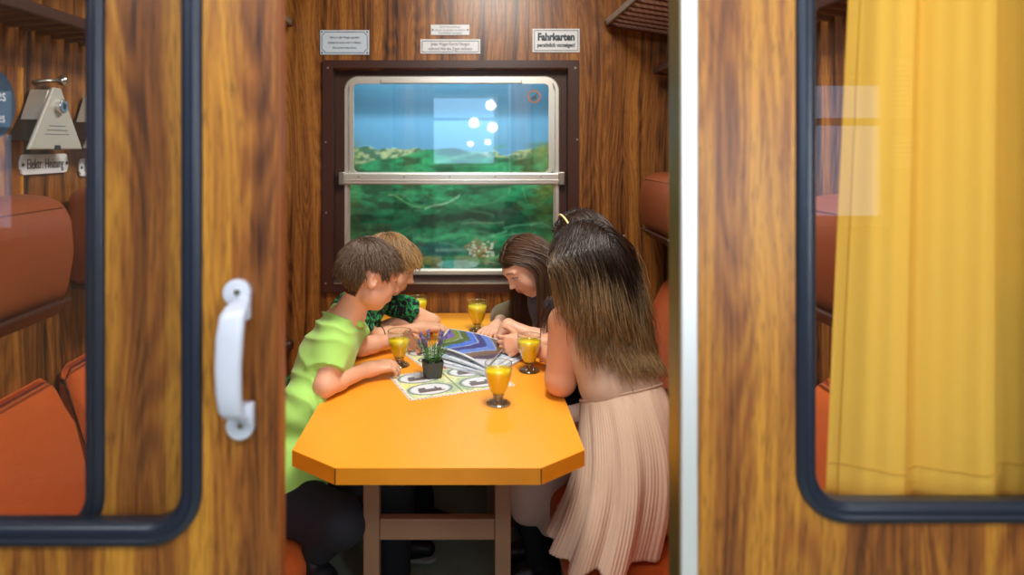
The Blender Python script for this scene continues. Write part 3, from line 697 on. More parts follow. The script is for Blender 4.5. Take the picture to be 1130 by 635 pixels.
# ------------------------------------------------------------------ place mats
def local_frame(c, ang):
    return Matrix.Translation(c) @ Matrix.Rotation(ang, 4, 'Z')
PAPER = mat('printed_paper_matte', 'ffffff', .55, attr='Col')
def placemat(cx, cy, ang, L_, W_, z, label, seed):
    nx, ny = 150, 100; u, v = printed(nx, ny)
    X = (u-.5)*L_; Y = (v-.5)*W_
    c = mixc(np.tile(L3('dfe3b0'), (len(u), 1)), np.tile(L3('a9bd97'), (len(u), 1)), (fbm(u*3, v*2, 4, seed)-.4)*4)
    c = mixc(c, np.tile(L3('ece08a'), (len(u), 1)), (fbm(u*2, v*2, 3, seed+9)-.5)*5)
    c = mixc(c, np.tile(L3('8fa58c'), (len(u), 1)), (fbm(u*3, v*3, 14, seed+4)-.62)*8)
    for ox in (-.25, .25):
        for oy, kk in ((-.20, 1), (.27, 1)):
            ex = (X/L_-ox)/.20; ey = (Y/W_-oy)/.20; d = np.sqrt(ex**2+ey**2)
            c = mixc(c, np.tile(L3('7f8a86'), (len(u), 1)), (d < 1.08)*1.); c = mixc(c, np.tile(L3('c9d2cf'), (len(u), 1)), (d < .93)*1.); c = mixc(c, np.tile(L3('d9dde4'), (len(u), 1)), (d < .86)*1.)
            body = (np.abs(ex+.05) < .55)*(np.abs(ey+.18) < .22)+(np.abs(ex+.35) < .17)*(np.abs(ey-.12) < .2)+(np.abs(ex-.3) < .06)*(np.abs(ey-.12) < .2)
            c = mixc(c, np.tile(L3('4f4a4c'), (len(u), 1)), (body > 0)*.9); c = mixc(c, np.tile(L3('7a4a44'), (len(u), 1)), (np.abs(ex) < .6)*(np.abs(ey+.42) < .08)*1.)
    mid = (np.abs(X) < .0012)*1.; c = mixc(c, np.tile(L3('6f7d70'), (len(u), 1)), mid)
    e = np.minimum(X+L_/2, L_/2-X); e2 = np.minimum(Y+W_/2, W_/2-Y); em = np.minimum(e, e2)
    c = mixc(c, np.tile(L3('e9e9e4'), (len(u), 1)), (em < .0075)*1.)
    c = mixc(c, np.tile(L3('7a5148'), (len(u), 1)), (em < .0055)*((np.sin((X+Y)*2*PI/.011) > .2))*1.)
    me = fast_mesh(np.stack([X, Y, np.full_like(X, .0012)], 1), grid_faces(nx, ny)); setcol(me, c)
    r = empty('placemat', (cx, cy, z), ang); link('print', me, PAPER, r)
    # serrated card under the print
    pts = []
    def edge(p, q, n):
        d = nrm(V(*q)-V(*p)); nn = V(d[1], -d[0])
        for i in range(n):
            t = i/n; a = V(*p)*(1-t)+V(*q)*t; pts.append(a); b_ = V(*p)*(1-t-.5/n)+V(*q)*(t+.5/n); pts.append(b_+nn*.0035)
    h, g = L_/2, W_/2
    edge((-h, -g), (h, -g), 28); edge((h, -g), (h, g), 19); edge((h, g), (-h, g), 28); edge((-h, g), (-h, -g), 19)
    bm = bmesh.new(); prism(bm, pts, 'z', 0.0001, .0010); link('scalloped_edge', bm_mesh(bm), mat('white_card', 'e6e4dc', .6), r)
    tag(r, label, 'placemat'); return r
A_ = math.atan2(.123, .303)
c0_ = V(-.083, 1.947); ex_ = V(math.cos(A_), math.sin(A_)); ey_ = V(-ex_[1], ex_[0])
cc = c0_+ex_*.165+ey_*.112
placemat(cc[0], cc[1], A_, .33, .224, .7503, 'scalloped map placemat with oval locomotive pictures under the small lavender pot', 5)
placemat(.02, 2.40, A_+.1, .30, .19, .7502, 'second oval printed placemat mostly covered by the magazines', 15)

# ------------------------------------------------------------------ magazines
def magazine(corners, th, seed, label, stripes, curve=.0, name='magazine', pages=None):
    """corners: A,B,C,D (world xyz of the cover's corners, A->B bottom edge)"""
    A, B, C, D = [np.array(q, float) for q in corners]; nx, ny = 90, 70; u, v = printed(nx, ny)
    P = (A*((1-u)*(1-v))[:, None]+B*(u*(1-v))[:, None]+C*(u*v)[:, None]+D*((1-u)*v)[:, None])
    P[:, 2] += curve*np.sin(u*PI)*(1-.3*v)
    if stripes:
        pal = ['5a3f9a', '7d62b8', '7c8a2c', '4f5f18', '4468d0', '33207a', '5a76c8', '6f5240', '4b3350', 'a9b0cc']
        s = (u*1.02+.62*np.abs(v-.62)+.05+.10*(fbm(u, v, 5, seed)-.5))*7.0
        idx = np.clip(s, 0, 9.99).astype(int); base = np.array([L3(p) for p in pal])[idx]
        c = base*(.55+.9*fbm(u*4+v*2, v*6, 12, seed+2))[:, None]
        c = mixc(c, np.tile(L3('a9b0c0'), (len(u), 1)), (np.abs((s % 2)-1) < .07)*.9)
        c = mixc(c, np.tile(L3('e3e6ee'), (len(u), 1)), ((u < .03)+(v < .03)+(v > .985) > 0)*1.)
        c = mixc(c, np.tile(L3('c9cbd6'), (len(u), 1)), ((u > .78)*(v < .25)*(u-v > .72))*.8)
    else:
        c = mixc(np.tile(L3('dfe6ef'), (len(u), 1)), np.tile(L3('8fb0c8'), (len(u), 1)), (fbm(u*2, v*2, 6, seed)-.5)*4)
    r = wroot(name, tuple((A+C)/2-V(0, 0, th)))
    me = fast_mesh(P, grid_faces(nx, ny)); setcol(me, c)
    link('cover', me, GLOSSY, r, True)
    # page block below
    n = 24; t = np.linspace(0, 1, n); vs = []; fs = []
    def row(p, q, cu): return [p*(1-a)+q*a+V(0, 0, curve*math.sin(a*PI)*cu) for a in t]
    top0 = row(A, B, 1); top1 = row(D, C, .7)
    for a, b_ in zip(top0, top1):
        vs += [a-V(0, 0, .0004), b_-V(0, 0, .0004), b_-V(0, 0, th), a-V(0, 0, th)]
    for i in range(n-1):
        for j in range(4): fs.append((i*4+j, i*4+(j+1) % 4, (i+1)*4+(j+1) % 4, (i+1)*4+j))
    fs += [(0, 1, 2, 3), ((n-1)*4+3, (n-1)*4+2, (n-1)*4+1, (n-1)*4)]
    link('pages', mesh_from(vs, fs), mat('page_white', 'dfe3ea', .6, bump=.3, bscale=300), r)
    tag(r, label, 'magazine'); return r
GLOSSY = mat('glossy_cover', 'ffffff', .32, attr='Col', spec=.4)
def q3(x, y, z): return (x, y, z)
m0 = .7520
magazine([q3(-.05, 2.27, m0+.006), q3(.155, 2.135, m0+.006), q3(.275, 2.33, m0+.006), q3(.07, 2.465, m0+.006)], .0055, 3, 'lowest pale magazine of the stack on the placemats', False)
magazine([q3(-.045, 2.29, m0+.0125), q3(.145, 2.135, m0+.0125), q3(.275, 2.345, m0+.0125), q3(.085, 2.50, m0+.0125)], .0055, 7, 'middle white magazine of the stack, under the open striped one', False)
magazine([q3(-.04, 2.31, m0+.022), q3(.14, 2.145, m0+.019), q3(.262, 2.36, m0+.019), q3(.06, 2.53, m0+.022)], .0055, 9, 'third white magazine of the stack, right below the colourful cover', False, curve=.004)
magazine([q3(-.035, 2.34, m0+.040), q3(.14, 2.155, m0+.028), q3(.218, 2.36, m0+.045), q3(.01, 2.545, m0+.046)], .004, 12, 'open magazine with a purple, blue and olive striped field picture, topmost of the stack', True, curve=.010)

# ------------------------------------------------------------------ lavender pot
lx, ly = -.030, 2.150
r = empty('potted_lavender', (lx, ly, .7520), .3); r.scale = (1.12, 1.12, 1.12)
def sq(n, h): return [(h*math.copysign(abs(math.cos(2*PI*i/n))**.45, math.cos(2*PI*i/n)), h*math.copysign(abs(math.sin(2*PI*i/n))**.45, math.sin(2*PI*i/n))) for i in range(n)]
secs = [(.0225, 0), (.0235, .002), (.0285, .042), (.0290, .044), (.0268, .044), (.0260, .037), (.001, .037)]
vs = []; fs = []; n = 32
for h, z in secs:
    for p in sq(n, h): vs.append((p[0], p[1], z))
for k in range(len(secs)-1):
    for i in range(n): fs.append((k*n+i, k*n+(i+1) % n, (k+1)*n+(i+1) % n, (k+1)*n+i))
fs.append(tuple(range(n))[::-1])
link('pot', mesh_from(vs, fs), mat('grey_fibre_pot', '4d4c46', .75, bump=.5, bscale=200), r, False)
P = []; lv = []; lf = []; fl = []; spikes = []
def leafblade(base, d, ln, wd):
    d = nrm(d); s_ = nrm(np.cross(d, V(.3, .2, 1))); k0 = len(lv)
    pts = [base, base+d*ln*.45+s_*wd, base+d*ln-V(0, 0, ln*.12), base+d*ln*.45-s_*wd, base+d*ln*.5+np.cross(s_, d)*wd*.5]
    lv.extend(pts); lf.extend([(k0, k0+1, k0+4), (k0+1, k0+2, k0+4), (k0+2, k0+3, k0+4), (k0+3, k0, k0+4)])
for i in range(34):
    a = rng.uniform(0, 2*PI); sp = rng.uniform(.1, .75); h = rng.uniform(.035, .075)
    base = V(.014*math.cos(a), .014*math.sin(a), .037); tip = base+V(math.cos(a)*sp*.05, math.sin(a)*sp*.05, h)
    mid = (base+tip)/2+V(0, 0, .006); t = np.linspace(0, 1, 6)[:, None]
    path = base*(1-t)**2+2*mid*t*(1-t)+tip*t**2; P.append(path)
    for j in range(11):
        q = path[min(5, 1+j//2)]+rng.normal(0, .001, 3); an = rng.uniform(0, 2*PI)
        leafblade(q, V(math.cos(an), math.sin(an), rng.uniform(.2, 1.2)), rng.uniform(.010, .019), .0016)
    if i < 15:
        d = nrm(path[-1]-path[-2])
        spikes.append([path[-1]+d*(j*.0011)+rng.normal(0, .0015, 3)*V(1, 1, .3) for j in range(24)])
link('stems', tubes(np.array(P), [.0009]*6, 5), mat('stem_green', '4f7a3c', .6), r)
link('leaves', mesh_from(lv, lf), mat('leaf_green', '5f9a48', .55, var=.3, vscale=60), r)
for fl in spikes:
    bm = bmesh.new()
    for q in fl: bmesh.ops.create_icosphere(bm, subdivisions=1, radius=float(rng.uniform(.0021, .0032)), matrix=Matrix.Translation(tuple(q)))
    link('flower_spike', bm_mesh(bm), mat('lavender_purple', '7668a0', .7, var=.3, vscale=120), r)
tag(r, 'small potted lavender plant in a dark grey pot on the placemat', 'plant')
# ------------------------------------------------------------------ organic bodies: distance fields blended and meshed
def cap(a, b, ra, rb, k=.02):
    a = np.array(a, float); b = np.array(b, float); r = max(ra, rb)
    def f(P):
        d = b-a; t = np.clip(((P-a)@d)/(d@d+1e-12), 0, 1)
        return np.linalg.norm(P-a-t[..., None]*d, axis=-1)-(ra+(rb-ra)*t)
    return dict(f=f, lo=np.minimum(a, b)-r, hi=np.maximum(a, b)+r, k=k, op='+')
def cut(p, pt, d):
    g = p['f']; pt = np.array(pt, float); d = nrm(d); q = dict(p); q['f'] = lambda P: np.maximum(g(P), (P-pt)@d); return q
def ell(c, rad, R=None, k=.02, op='+', s=1):
    c = np.array(c, float); rad = np.array(rad, float)*s; R = np.eye(3) if R is None else R
    def f(P):
        q = (P-c)@R; k0 = np.linalg.norm(q/rad, axis=-1); k1 = np.linalg.norm(q/rad**2, axis=-1)
        return k0*(k0-1)/(k1+1e-9)
    m = rad.max(); return dict(f=f, lo=c-m, hi=c+m, k=k, op=op)
def smin(a, b, k):
    h = np.maximum(k-np.abs(a-b), 0)/k
    return np.minimum(a, b)-h*h*k*.25
def sdf(prims, P):
    d = np.full(P.shape[:-1], .3)
    for p in prims:
        v = p['f'](P)
        d = smin(d, v, p['k']) if p['op'] == '+' else -smin(-d, v, p['k'])
    return d
def field_mesh(prims, vox, clip=None):
    lo = np.min([p['lo'] for p in prims if p['op'] == '+'], 0)-vox*4; hi = np.max([p['hi'] for p in prims if p['op'] == '+'], 0)+vox*4
    n = np.ceil((hi-lo)/vox).astype(int)+1
    G = np.full(n, .06, np.float32)
    ax = [lo[i]+np.arange(n[i])*vox for i in range(3)]
    for p in prims:
        m = p['k']+vox*3
        i0 = np.maximum(((p['lo']-m-lo)/vox).astype(int), 0); i1 = np.minimum(((p['hi']+m-lo)/vox).astype(int)+2, n)
        sl = tuple(slice(a, b) for a, b in zip(i0, i1))
        P = np.stack(np.meshgrid(*[ax[i][sl[i]] for i in range(3)], indexing='ij'), -1)
        v = p['f'](P); d = G[sl]
        G[sl] = smin(d, v, p['k']) if p['op'] == '+' else -smin(-d, v, p['k'])
    if clip is not None:
        P = np.stack(np.meshgrid(*ax, indexing='ij'), -1)
        G = np.maximum(G, clip(P)).astype(np.float32)
    sgn = G < 0; nc = n-1; acc = {}
    ids = []; pos = []; quads = []
    def cid(i, j, k_): return (i*nc[1]+j)*nc[2]+k_
    for a in range(3):
        sl0 = [slice(None)]*3; sl1 = [slice(None)]*3; sl0[a] = slice(0, -1); sl1[a] = slice(1, None)
        A = sgn[tuple(sl0)]; B = sgn[tuple(sl1)]; e = np.argwhere(A != B)
        if not len(e): continue
        e2 = e.copy(); e2[:, a] += 1
        ga = G[tuple(e.T)]; gb = G[tuple(e2.T)]; t = ga/(ga-gb)
        P = e.astype(float); P[:, a] += t; P = lo+P*vox
        b_, c_ = (a+1) % 3, (a+2) % 3
        ok = (e[:, b_] > 0) & (e[:, c_] > 0) & (e[:, b_] < nc[b_]) & (e[:, c_] < nc[c_]); e = e[ok]; P = P[ok]; ins = A[A != B][ok] if False else sgn[tuple(e.T)]
        cs = []
        for db, dc in ((-1, -1), (0, -1), (0, 0), (-1, 0)):
            q = e.copy(); q[:, b_] += db; q[:, c_] += dc; ci = cid(q[:, 0], q[:, 1], q[:, 2]); cs.append(ci); ids.append(ci); pos.append(P)
        Q = np.stack(cs, 1); Q[~ins] = Q[~ins][:, ::-1]; quads.append(Q)
    ids = np.concatenate(ids); pos = np.concatenate(pos); Q = np.concatenate(quads)
    un, inv = np.unique(ids, return_inverse=True); cnt = np.bincount(inv)
    Vv = np.stack([np.bincount(inv, pos[:, i])/cnt for i in range(3)], 1)
    return Vv, np.searchsorted(un, Q)
def hand(wr, f, n, th, curl=(25, 28, 30, 35), s=1.0, thumb=.5, spread=1.0):
    """f: towards the fingers, n: the way the palm faces, th: the thumb's side"""
    wr = np.array(wr, float); f = nrm(f); n = np.array(n, float); n = nrm(n-f*(n@f)); l = np.cross(f, n); l = l if l@np.array(th, float) > 0 else -l
    out = []; pl = .072*s
    out.append(cap(wr, wr+f*.02*s, .0205*s, .021*s, .02))
    kn = []
    for i, x in enumerate((.026, .009, -.008, -.024)):
        k_ = wr+f*(pl-abs(x-.005)*.22*s)+l*x*s-n*.002*s; kn.append(k_); out.append(cap(wr+f*.008*s+l*x*.5*s, k_, .0135*s, .0098*s, .014))
    out.append(cap(wr+f*.018*s+l*.012*s+n*.004*s, wr+f*.05*s+l*.026*s+n*.006*s, .013*s, .010*s, .012))
    for i, L_ in enumerate((.050, .056, .052, .041)):
        a = 0; p = kn[i]; r = (.0083, .0085, .0082, .0072)[i]*s
        sp = (1.5-i)*.07*spread
        for j, fr in enumerate((.45, .30, .25)):
            a += math.radians(curl[i])*(1 if j else .8); d = nrm(f*math.cos(a)+n*math.sin(a)+l*sp); q = p+d*L_*fr*s*1.08
            out.append(cap(p, q, r, r*.92, .0035)); p = q; r *= .92
    p = wr+f*.024*s+l*.024*s+n*.004*s
    for j, (L_, aa) in enumerate(((.026, .9), (.024, .55), (.018, .25))):
        d = nrm(f*(1-aa*.5)+l*aa*(1-.2*thumb)+n*(thumb*(.3+.25*j))); q = p+d*L_*s; out.append(cap(p, q, (.0112-.001*j)*s, (.0102-.001*j)*s, .006)); p = q
    return out
def head_frame(f, up=(0, 0, 1)):
    f = nrm(f); u = np.array(up, float); u = nrm(u-f*(u@f)); return np.stack([np.cross(f, u), f, u], 1)
def head_prims(o, R, s=1.0):
    o = np.array(o, float)
    def E(c, r, k=.02, op='+', A=None): return ell(o+R@(np.array(c)*s), r, R if A is None else R@A, k*s, op, s)
    def C(a, b, ra, rb, k): return cap(o+R@(np.array(a)*s), o+R@(np.array(b)*s), ra*s, rb*s, k*s)
    pr = [E((0, -.014, .030), (.0735, .088, .082)), E((0, .030, .012), (.060, .058, .066), .03),
          E((0, .034, -.040), (.050, .048, .060), .03), E((0, .058, -.083), (.020, .020, .019), .03)]
    for sx in (-1, 1):
        pr.append(E((sx*.034, .056, -.034), (.025, .024, .028), .03)); pr.append(E((sx*.045, .02, -.062), (.016, .03, .022), .03))
        pr.append(C((sx*.010, .0865, .030), (sx*.042, .074, .028), .008, .008, .016))
    for sx in (-1, 1):
        pr.append(E((sx*.031, .097, .008), (.017, .013, .013), .012, '-'))
        pr.append(E((sx*.031, .0745, .006), (.0145, .0125, .0125), .004))
        pr.append(C((sx*.020, .086, .0125), (sx*.043, .079, .012), .0042, .0042, .005))
    pr += [C((0, .084, .016), (0, .103, -.022), .0070, .0085, .012), E((0, .106, -.025), (.0095, .0095, .0085), .006)]
    for sx in (-1, 1): pr.append(E((sx*.0105, .096, -.028), (.0065, .0085, .0065), .006))
    pr += [E((0, .083, -.055), (.022, .012, .016), .014), C((-.015, .0905, -.0505), (.015, .0905, -.0505), .0045, .0045, .004), C((-.012, .0905, -.0600), (.012, .0905, -.0600), .0052, .0052, .004)]
    for sx in (-1, 1):
        A = np.array(Matrix.Rotation(sx*-.45, 3, 'Z') @ Matrix.Rotation(.15, 3, 'X'))
        pr.append(E((sx*.0765, -.010, -.004), (.0075, .0175, .0290), .006, '+', A)); pr.append(E((sx*.0850, -.004, .000), (.0062, .0095, .0165), .004, '-', A))
    return pr
def face_colours(Vv, c, o, R, s, lip, brow, hairc, eye='2e1c10', hairline=True, browamt=.8):
    L_ = (Vv-o)@R/s; x, y, z = L_.T; ax_ = np.abs(x)
    def put(mask, h): nonlocal c; c = mixc(c, np.tile(L3(h), (len(c), 1)), mask)
    front = (y > .055)
    put(front*(np.clip(1-np.hypot(ax_-.036, z+.035)/.024, 0, 1))*.25, 'c8604a')
    put(front*(np.abs(z+.0555) < .0095)*(ax_ < .020)*(y > .078)*.75, lip); put(front*(np.abs(z+.0555) < .0014)*(ax_ < .018)*(y > .078)*.8, '7a3a30')
    put(front*(np.exp(-((z-.0285-.006*np.cos((ax_-.02)*60))/.0032)**2))*(ax_ > .012)*(ax_ < .046)*browamt, brow)
    d = np.hypot((ax_-.031)/.0125, (z-.005)/.0048); put(front*(d < 1)*1., 'e9e2dc')
    put(front*(np.hypot(ax_-.031, z-.0045) < .0052)*1., eye)
    put(front*(np.abs(np.hypot((ax_-.031)/.0145, (z-.004)/.0075)-1) < .17)*(z > .004)*.9, '2a1a12')
    if hairline:
        m = ((z > .052-.35*(y < .03)*0) & (y > .02)) | ((y <= .02) & (z > .0)) | ((y < -.03) & (z > -.075)) | ((y <= .02) & (y > -.03) & (z > .02))
        m = m & ~((ax_ > .068) & (z < .03) & (y > -.04)); put(m*1., hairc)
    return c
def rootpts(o, R, s, N, test, seed):
    g = np.random.default_rng(seed); d = g.normal(size=(N*4, 3)); d /= np.linalg.norm(d, axis=1)[:, None]
    p = d*np.array([.0735, .088, .082])+np.array([0, -.014, .030]); ok = test(p); p = p[ok][:N]; n_ = d[ok][:N]/np.array([.0735, .088, .082]); n_ /= np.linalg.norm(n_, axis=1)[:, None]
    return o+(p*s)@R.T, n_@R.T, p
def grow(roots, nrml, comb, length, segs, prims, lift=.004, grav=0., stiff=.6, seed=0, wave=0., wfreq=9, gmap=None, spread=.0):
    """strands stepped along the comb direction, kept outside the body"""
    g = np.random.default_rng(seed); N = len(roots); P = roots+nrml*.001; d = nrml*.35+comb*1.0; d /= np.linalg.norm(d, axis=1)[:, None]
    out = [P]; L_ = np.broadcast_to(length, N)*g.uniform(.82, 1.08, N); off = lift*g.uniform(.25, 1.6, N); ph = g.uniform(0, 6.28, N); jit = g.normal(0, 1, (N, 3))*spread
    for i in range(segs):
        t = i/segs; c = comb if not callable(gmap) else gmap(P, t)
        w_ = d*stiff+c*(1-stiff)+np.array([0, 0, -1.])*grav*min(1, t*3)+jit
        if wave: 
            s_ = np.cross(w_, np.array([0, 0, 1.])+.01); w_ = w_+s_*(wave*np.sin(ph*.22+t*wfreq+roots[:, 0]*45+roots[:, 2]*30)[:, None]*t)
        d = w_/(np.linalg.norm(w_, axis=1)[:, None]+1e-9); P = P+d*(L_/segs)[:, None]
        for _ in range(2):
            v = sdf(prims, P); e = 1e-3
            gr = np.stack([sdf(prims, P+np.eye(3)[k]*e)-v for k in range(3)], 1)/e; gr /= np.linalg.norm(gr, axis=1)[:, None]+1e-9
            P = P+gr*np.maximum(off-v, 0)[:, None]
        out.append(P)
    return np.stack(out, 1)
def hair_obj(name, paths, r0, mats_, parent, seed=0, taper=.25):
    K = paths.shape[1]; t = np.linspace(0, 1, K); rad = r0*(1-(1-taper)*t**2)
    g = np.random.default_rng(seed)
    me = tubes(paths, np.broadcast_to(rad, paths.shape[:2])*g.uniform(.7, 1.3, (len(paths), 1)), 4)
    vc = np.repeat(g.uniform(.55, 1.45, len(paths)), K*4)
    tipc = np.tile(np.repeat(t, 4), len(paths))
    setcol(me, np.stack([vc, tipc, vc*0], 1), 'Hair')
    o = link(name, me, mats_, parent, True); return o
def hairmat(name, base, tip, rough=.38, tipat=.6):
    m = bpy.data.materials.new(name); m.use_nodes = True; nt = m.node_tree; b = nt.nodes['Principled BSDF']
    a = nt.nodes.new('ShaderNodeAttribute'); a.attribute_name = 'Hair'; sp = nt.nodes.new('ShaderNodeSeparateColor'); nt.links.new(a.outputs['Color'], sp.inputs[0])
    mr = nt.nodes.new('ShaderNodeMapRange'); mr.inputs[1].default_value = tipat-.25; mr.inputs[2].default_value = 1.0; nt.links.new(sp.outputs[1], mr.inputs[0])
    mx = nt.nodes.new('ShaderNodeMix'); mx.data_type = 'RGBA'; mx.inputs[6].default_value = (*lin(base), 1); mx.inputs[7].default_value = (*lin(tip), 1); nt.links.new(mr.outputs[0], mx.inputs[0])
    m2 = nt.nodes.new('ShaderNodeMix'); m2.data_type = 'RGBA'; m2.blend_type = 'MULTIPLY'; m2.inputs[0].default_value = 1; nt.links.new(mx.outputs[2], m2.inputs[6]); nt.links.new(sp.outputs[0], m2.inputs[7])
    nt.links.new(m2.outputs[2], b.inputs['Base Color']); b.inputs['Roughness'].default_value = rough; b.inputs['Specular IOR Level'].default_value = .55
    return m
SKINM = {}
def skin(name):
    return mat(name, 'ffffff', .45, attr='Col', sss=.12, spec=.4)
SK = skin('skin')
def limbs(J, arm=(.040, .032, .030, .0205), leg=(.066, .048, .046, .030), k=.02):
    pr = []
    for sd in 'LR':
        if 'sh'+sd in J:
            pr += [cap(J['sh'+sd], J['el'+sd], arm[0], arm[1], k), cap(J['el'+sd], J['wr'+sd], arm[2], arm[3], .012)]
            mid = V(*J['el'+sd])*.68+V(*J['wr'+sd])*.32; pr.append(cap(J['el'+sd], mid, arm[2], arm[2]*1.03, .01))
        if 'hp'+sd in J:
            pr += [cap(J['hp'+sd], J['kn'+sd], leg[0], leg[1], k), cap(J['kn'+sd], J['an'+sd], leg[2], leg[3], .014)]
    return pr
def axes(J):
    lat = nrm(V(*J['shR'])-V(*J['shL'])); up = nrm(V(*J['neck'])-V(*J['waist'])); fr = nrm(np.cross(up, lat)); lat = np.cross(fr, up); return np.stack([lat, fr, up], 1)
def torso(J, g=0., s=1.0, k=.04):
    R = axes(J); sh = (V(*J['shL'])+V(*J['shR']))/2; ch = sh*.62+V(*J['waist'])*.38; up2 = nrm(V(*J['waist'])-V(*J['pelvis']))
    lat = R[:, 0]; fr = nrm(np.cross(up2, lat)); R2 = np.stack([np.cross(fr, up2), fr, up2], 1)
    return [ell(ch, (.118+g, .078+g, .125+g), R, k, s=s), ell(J['waist'], (.100+g, .070+g, .10+g), R, k, s=s), ell(J['pelvis'], (.118+g, .088+g, .095+g), R2, k, s=s),
            cap(sh, J['shL'], .050*s+g, .040*s+g, k), cap(sh, J['shR'], .050*s+g, .040*s+g, k)]
def person(label, root, J, ho, hf, hup, hs, skc, lip, brow, hairc, hands, arm=(.040, .032, .030, .0205), vox=.0032, necr=.038, hairline=True, eye='2e1c10'):
    r = wroot('person', root); R = head_frame(hf, hup); ho = np.array(ho, float)
    pr = torso(J)+limbs(J, arm)
    nb = ho+R@(np.array([0, -.022, -.045])*hs)
    pr += [cap(J['neck'], nb, necr+.004, necr-.003, .025), cap((V(*J['shL'])+V(*J['shR']))/2, J['neck'], .05, .045, .03)]
    hp = head_prims(ho, R, hs); pr += hp
    for h in hands: pr += hand(**h)
    Vv, Q = field_mesh(pr, vox)
    me = fast_mesh(Vv, Q); c = np.tile(L3(skc), (len(Vv), 1)); c = c*(1+.10*(fbm(Vv[:, 0]+5, Vv[:, 1]+Vv[:, 2], 26, 4)-.5))[:, None]
    m = np.linalg.norm(Vv-ho, axis=1) < .16*hs
    cc_ = face_colours(Vv, c, ho, R, hs, lip, brow, hairc, eye, hairline); c[m] = cc_[m]
    setcol(me, c); link('body', me, SK, r, True)
    tag(r, label, 'person'); return r, R, ho, pr
def cloth(name, prims, mat_, parent, vox=.005, clip=None, wr=.004, wf=28, seed=1, aniso=(1, 1, 1), crease=None):
    Vv, Q = field_mesh(prims, vox, clip); me = fast_mesh(Vv, Q)
    me.update(); n_ = np.zeros(len(Vv)*3, np.float32); me.vertices.foreach_get('normal', n_); n_ = n_.reshape(-1, 3)
    g = np.random.default_rng(seed); d = np.zeros(len(Vv))
    for i in range(7):
        k_ = g.normal(size=3)*np.array(aniso); k_ = k_/np.linalg.norm(k_)*wf*g.uniform(.6, 1.8); ph = g.uniform(0, 6)
        d += np.sin(Vv@k_+ph+1.5*np.sin(Vv@(k_[[1, 2, 0]]*.5)))/7**.5
    if crease:
        w1_ = fbm(Vv[:, 0]*1.+3+Vv[:, 1]*.6, Vv[:, 2]*1.+2, 9, seed, 2)*9; k_ = nrm(np.array(crease, float)); d = .55*d+1.1*(1-2*np.abs(np.sin(Vv@k_*wf*1.1+w1_)))*fbm(Vv[:, 0]+7, Vv[:, 2]+Vv[:, 1], 8, seed+2, 2)*1.6
    Vv = Vv+n_*(np.clip(d, -1.8, 1.6)*wr)[:, None]; me.vertices.foreach_set('co', Vv.astype(np.float32).ravel()); me.update()
    return link(name, me, mat_, parent, True)
def shoe(ank, toe, parent_label, mcol, sole, group=None, sparkle=None, name='shoe', parent=None):
    a = np.array(ank, float); t = np.array(toe, float); f = nrm(t-a); 
    pr = [cap(a+V(0, 0, -.03), a+f*.05+V(0, 0, -.035), .033, .036, .02), cap(a+f*.05+V(0, 0, -.04), t+V(0, 0, -.035), .036, .026, .02), cap(a-f*.03+V(0, 0, -.035), a, .03, .034, .02)]
    zc = a[2]-.062
    Vv, Q = field_mesh(pr, .004, clip=lambda P: zc-P[..., 2]); me = fast_mesh(Vv, Q)
    o = link(name, me, mcol, parent, True)
    pr2 = [cap(a-f*.03+V(0, 0, -.064), t+V(0, 0, -.064), .034, .032, .01)]
    Vv, Q = field_mesh(pr2, .004, clip=lambda P: np.maximum(a[2]-.077-P[..., 2], P[..., 2]-(a[2]-.060))); me = fast_mesh(Vv, Q); link('sole', me, sole, o, True)
    if sparkle:
        bm = bmesh.new(); g = np.random.default_rng(3)
        for i in range(90):
            an = g.uniform(0, PI); u_ = g.uniform(0, 1); base = a+V(0, 0, -.032)+(t-a)*u_; s_ = np.cross(f, V(0, 0, 1)); rr = .0365-.008*u_
            q = base+s_*math.cos(an)*rr+V(0, 0, math.sin(an)*rr); bmesh.ops.create_icosphere(bm, subdivisions=1, radius=.0016, matrix=Matrix.Translation(tuple(q)))
        link('rhinestones', bm_mesh(bm), sparkle, o)
    return o
# ------------------------------------------------------------------ people
def shirtmat(name, col, var=.06): return mat(name, col, .8, bump=.4, bscale=500, var=var, vscale=30, sheen=.2)
NAVY = mat('navy_trousers', '11141f', .85, bump=.4, bscale=300)
BLKSHOE = mat('black_shoe', '0e0f14', .5); SOLE = mat('white_sole', 'a8aca8', .6)
Z = (0, 0, 1)
def sleeve(J, s, t):
    a, b = V(*J['sh'+s]), V(*J['el'+s]); return cut(cap(a, b, .047, .056, .02), a+(b-a)*t, b-a)
# ---- boy in light green
J = dict(neck=(-.285, 2.115, .955), waist=(-.405, 1.99, .70), pelvis=(-.43, 1.93, .545), shR=(-.315, 2.045, .905), elR=(-.332, 1.962, .788), wrR=(-.228, 2.115, .785),
         shL=(-.33, 2.27, .91), elL=(-.285, 2.34, .790), wrL=(-.165, 2.415, .795),
         hpR=(-.40, 1.86, .50), knR=(-.245, 1.76, .51), anR=(-.325, 1.80, .40), hpL=(-.40, 2.02, .50), knL=(-.14, 2.07, .50), anL=(-.15, 2.10, .10))
hands = [dict(wr=J['wrR'], f=(.86, .42, .05), n=(.1, .25, -1), th=(-.4, .9, .2), curl=(18, 24, 28, 34), s=.92, thumb=.5),
         dict(wr=J['wrL'], f=(.8, -.15, -.12), n=(.1, -.9, -.3), th=(0, -.1, 1), curl=(30, 35, 38, 40), s=.92, thumb=.4)]
p, R, ho, pr = person('boy in light green T-shirt with short brown hair leaning on the left of the table', (-.43, 1.93, .44), J, (-.222, 2.10, 1.082), (.88, .38, -.33), (.12, 0, 1), .94,
                      'e0a888', 'b8604e', '5a3a22', '3d2a1c', hands)
GREEN = shirtmat('light_green_cotton', 'a5d867')
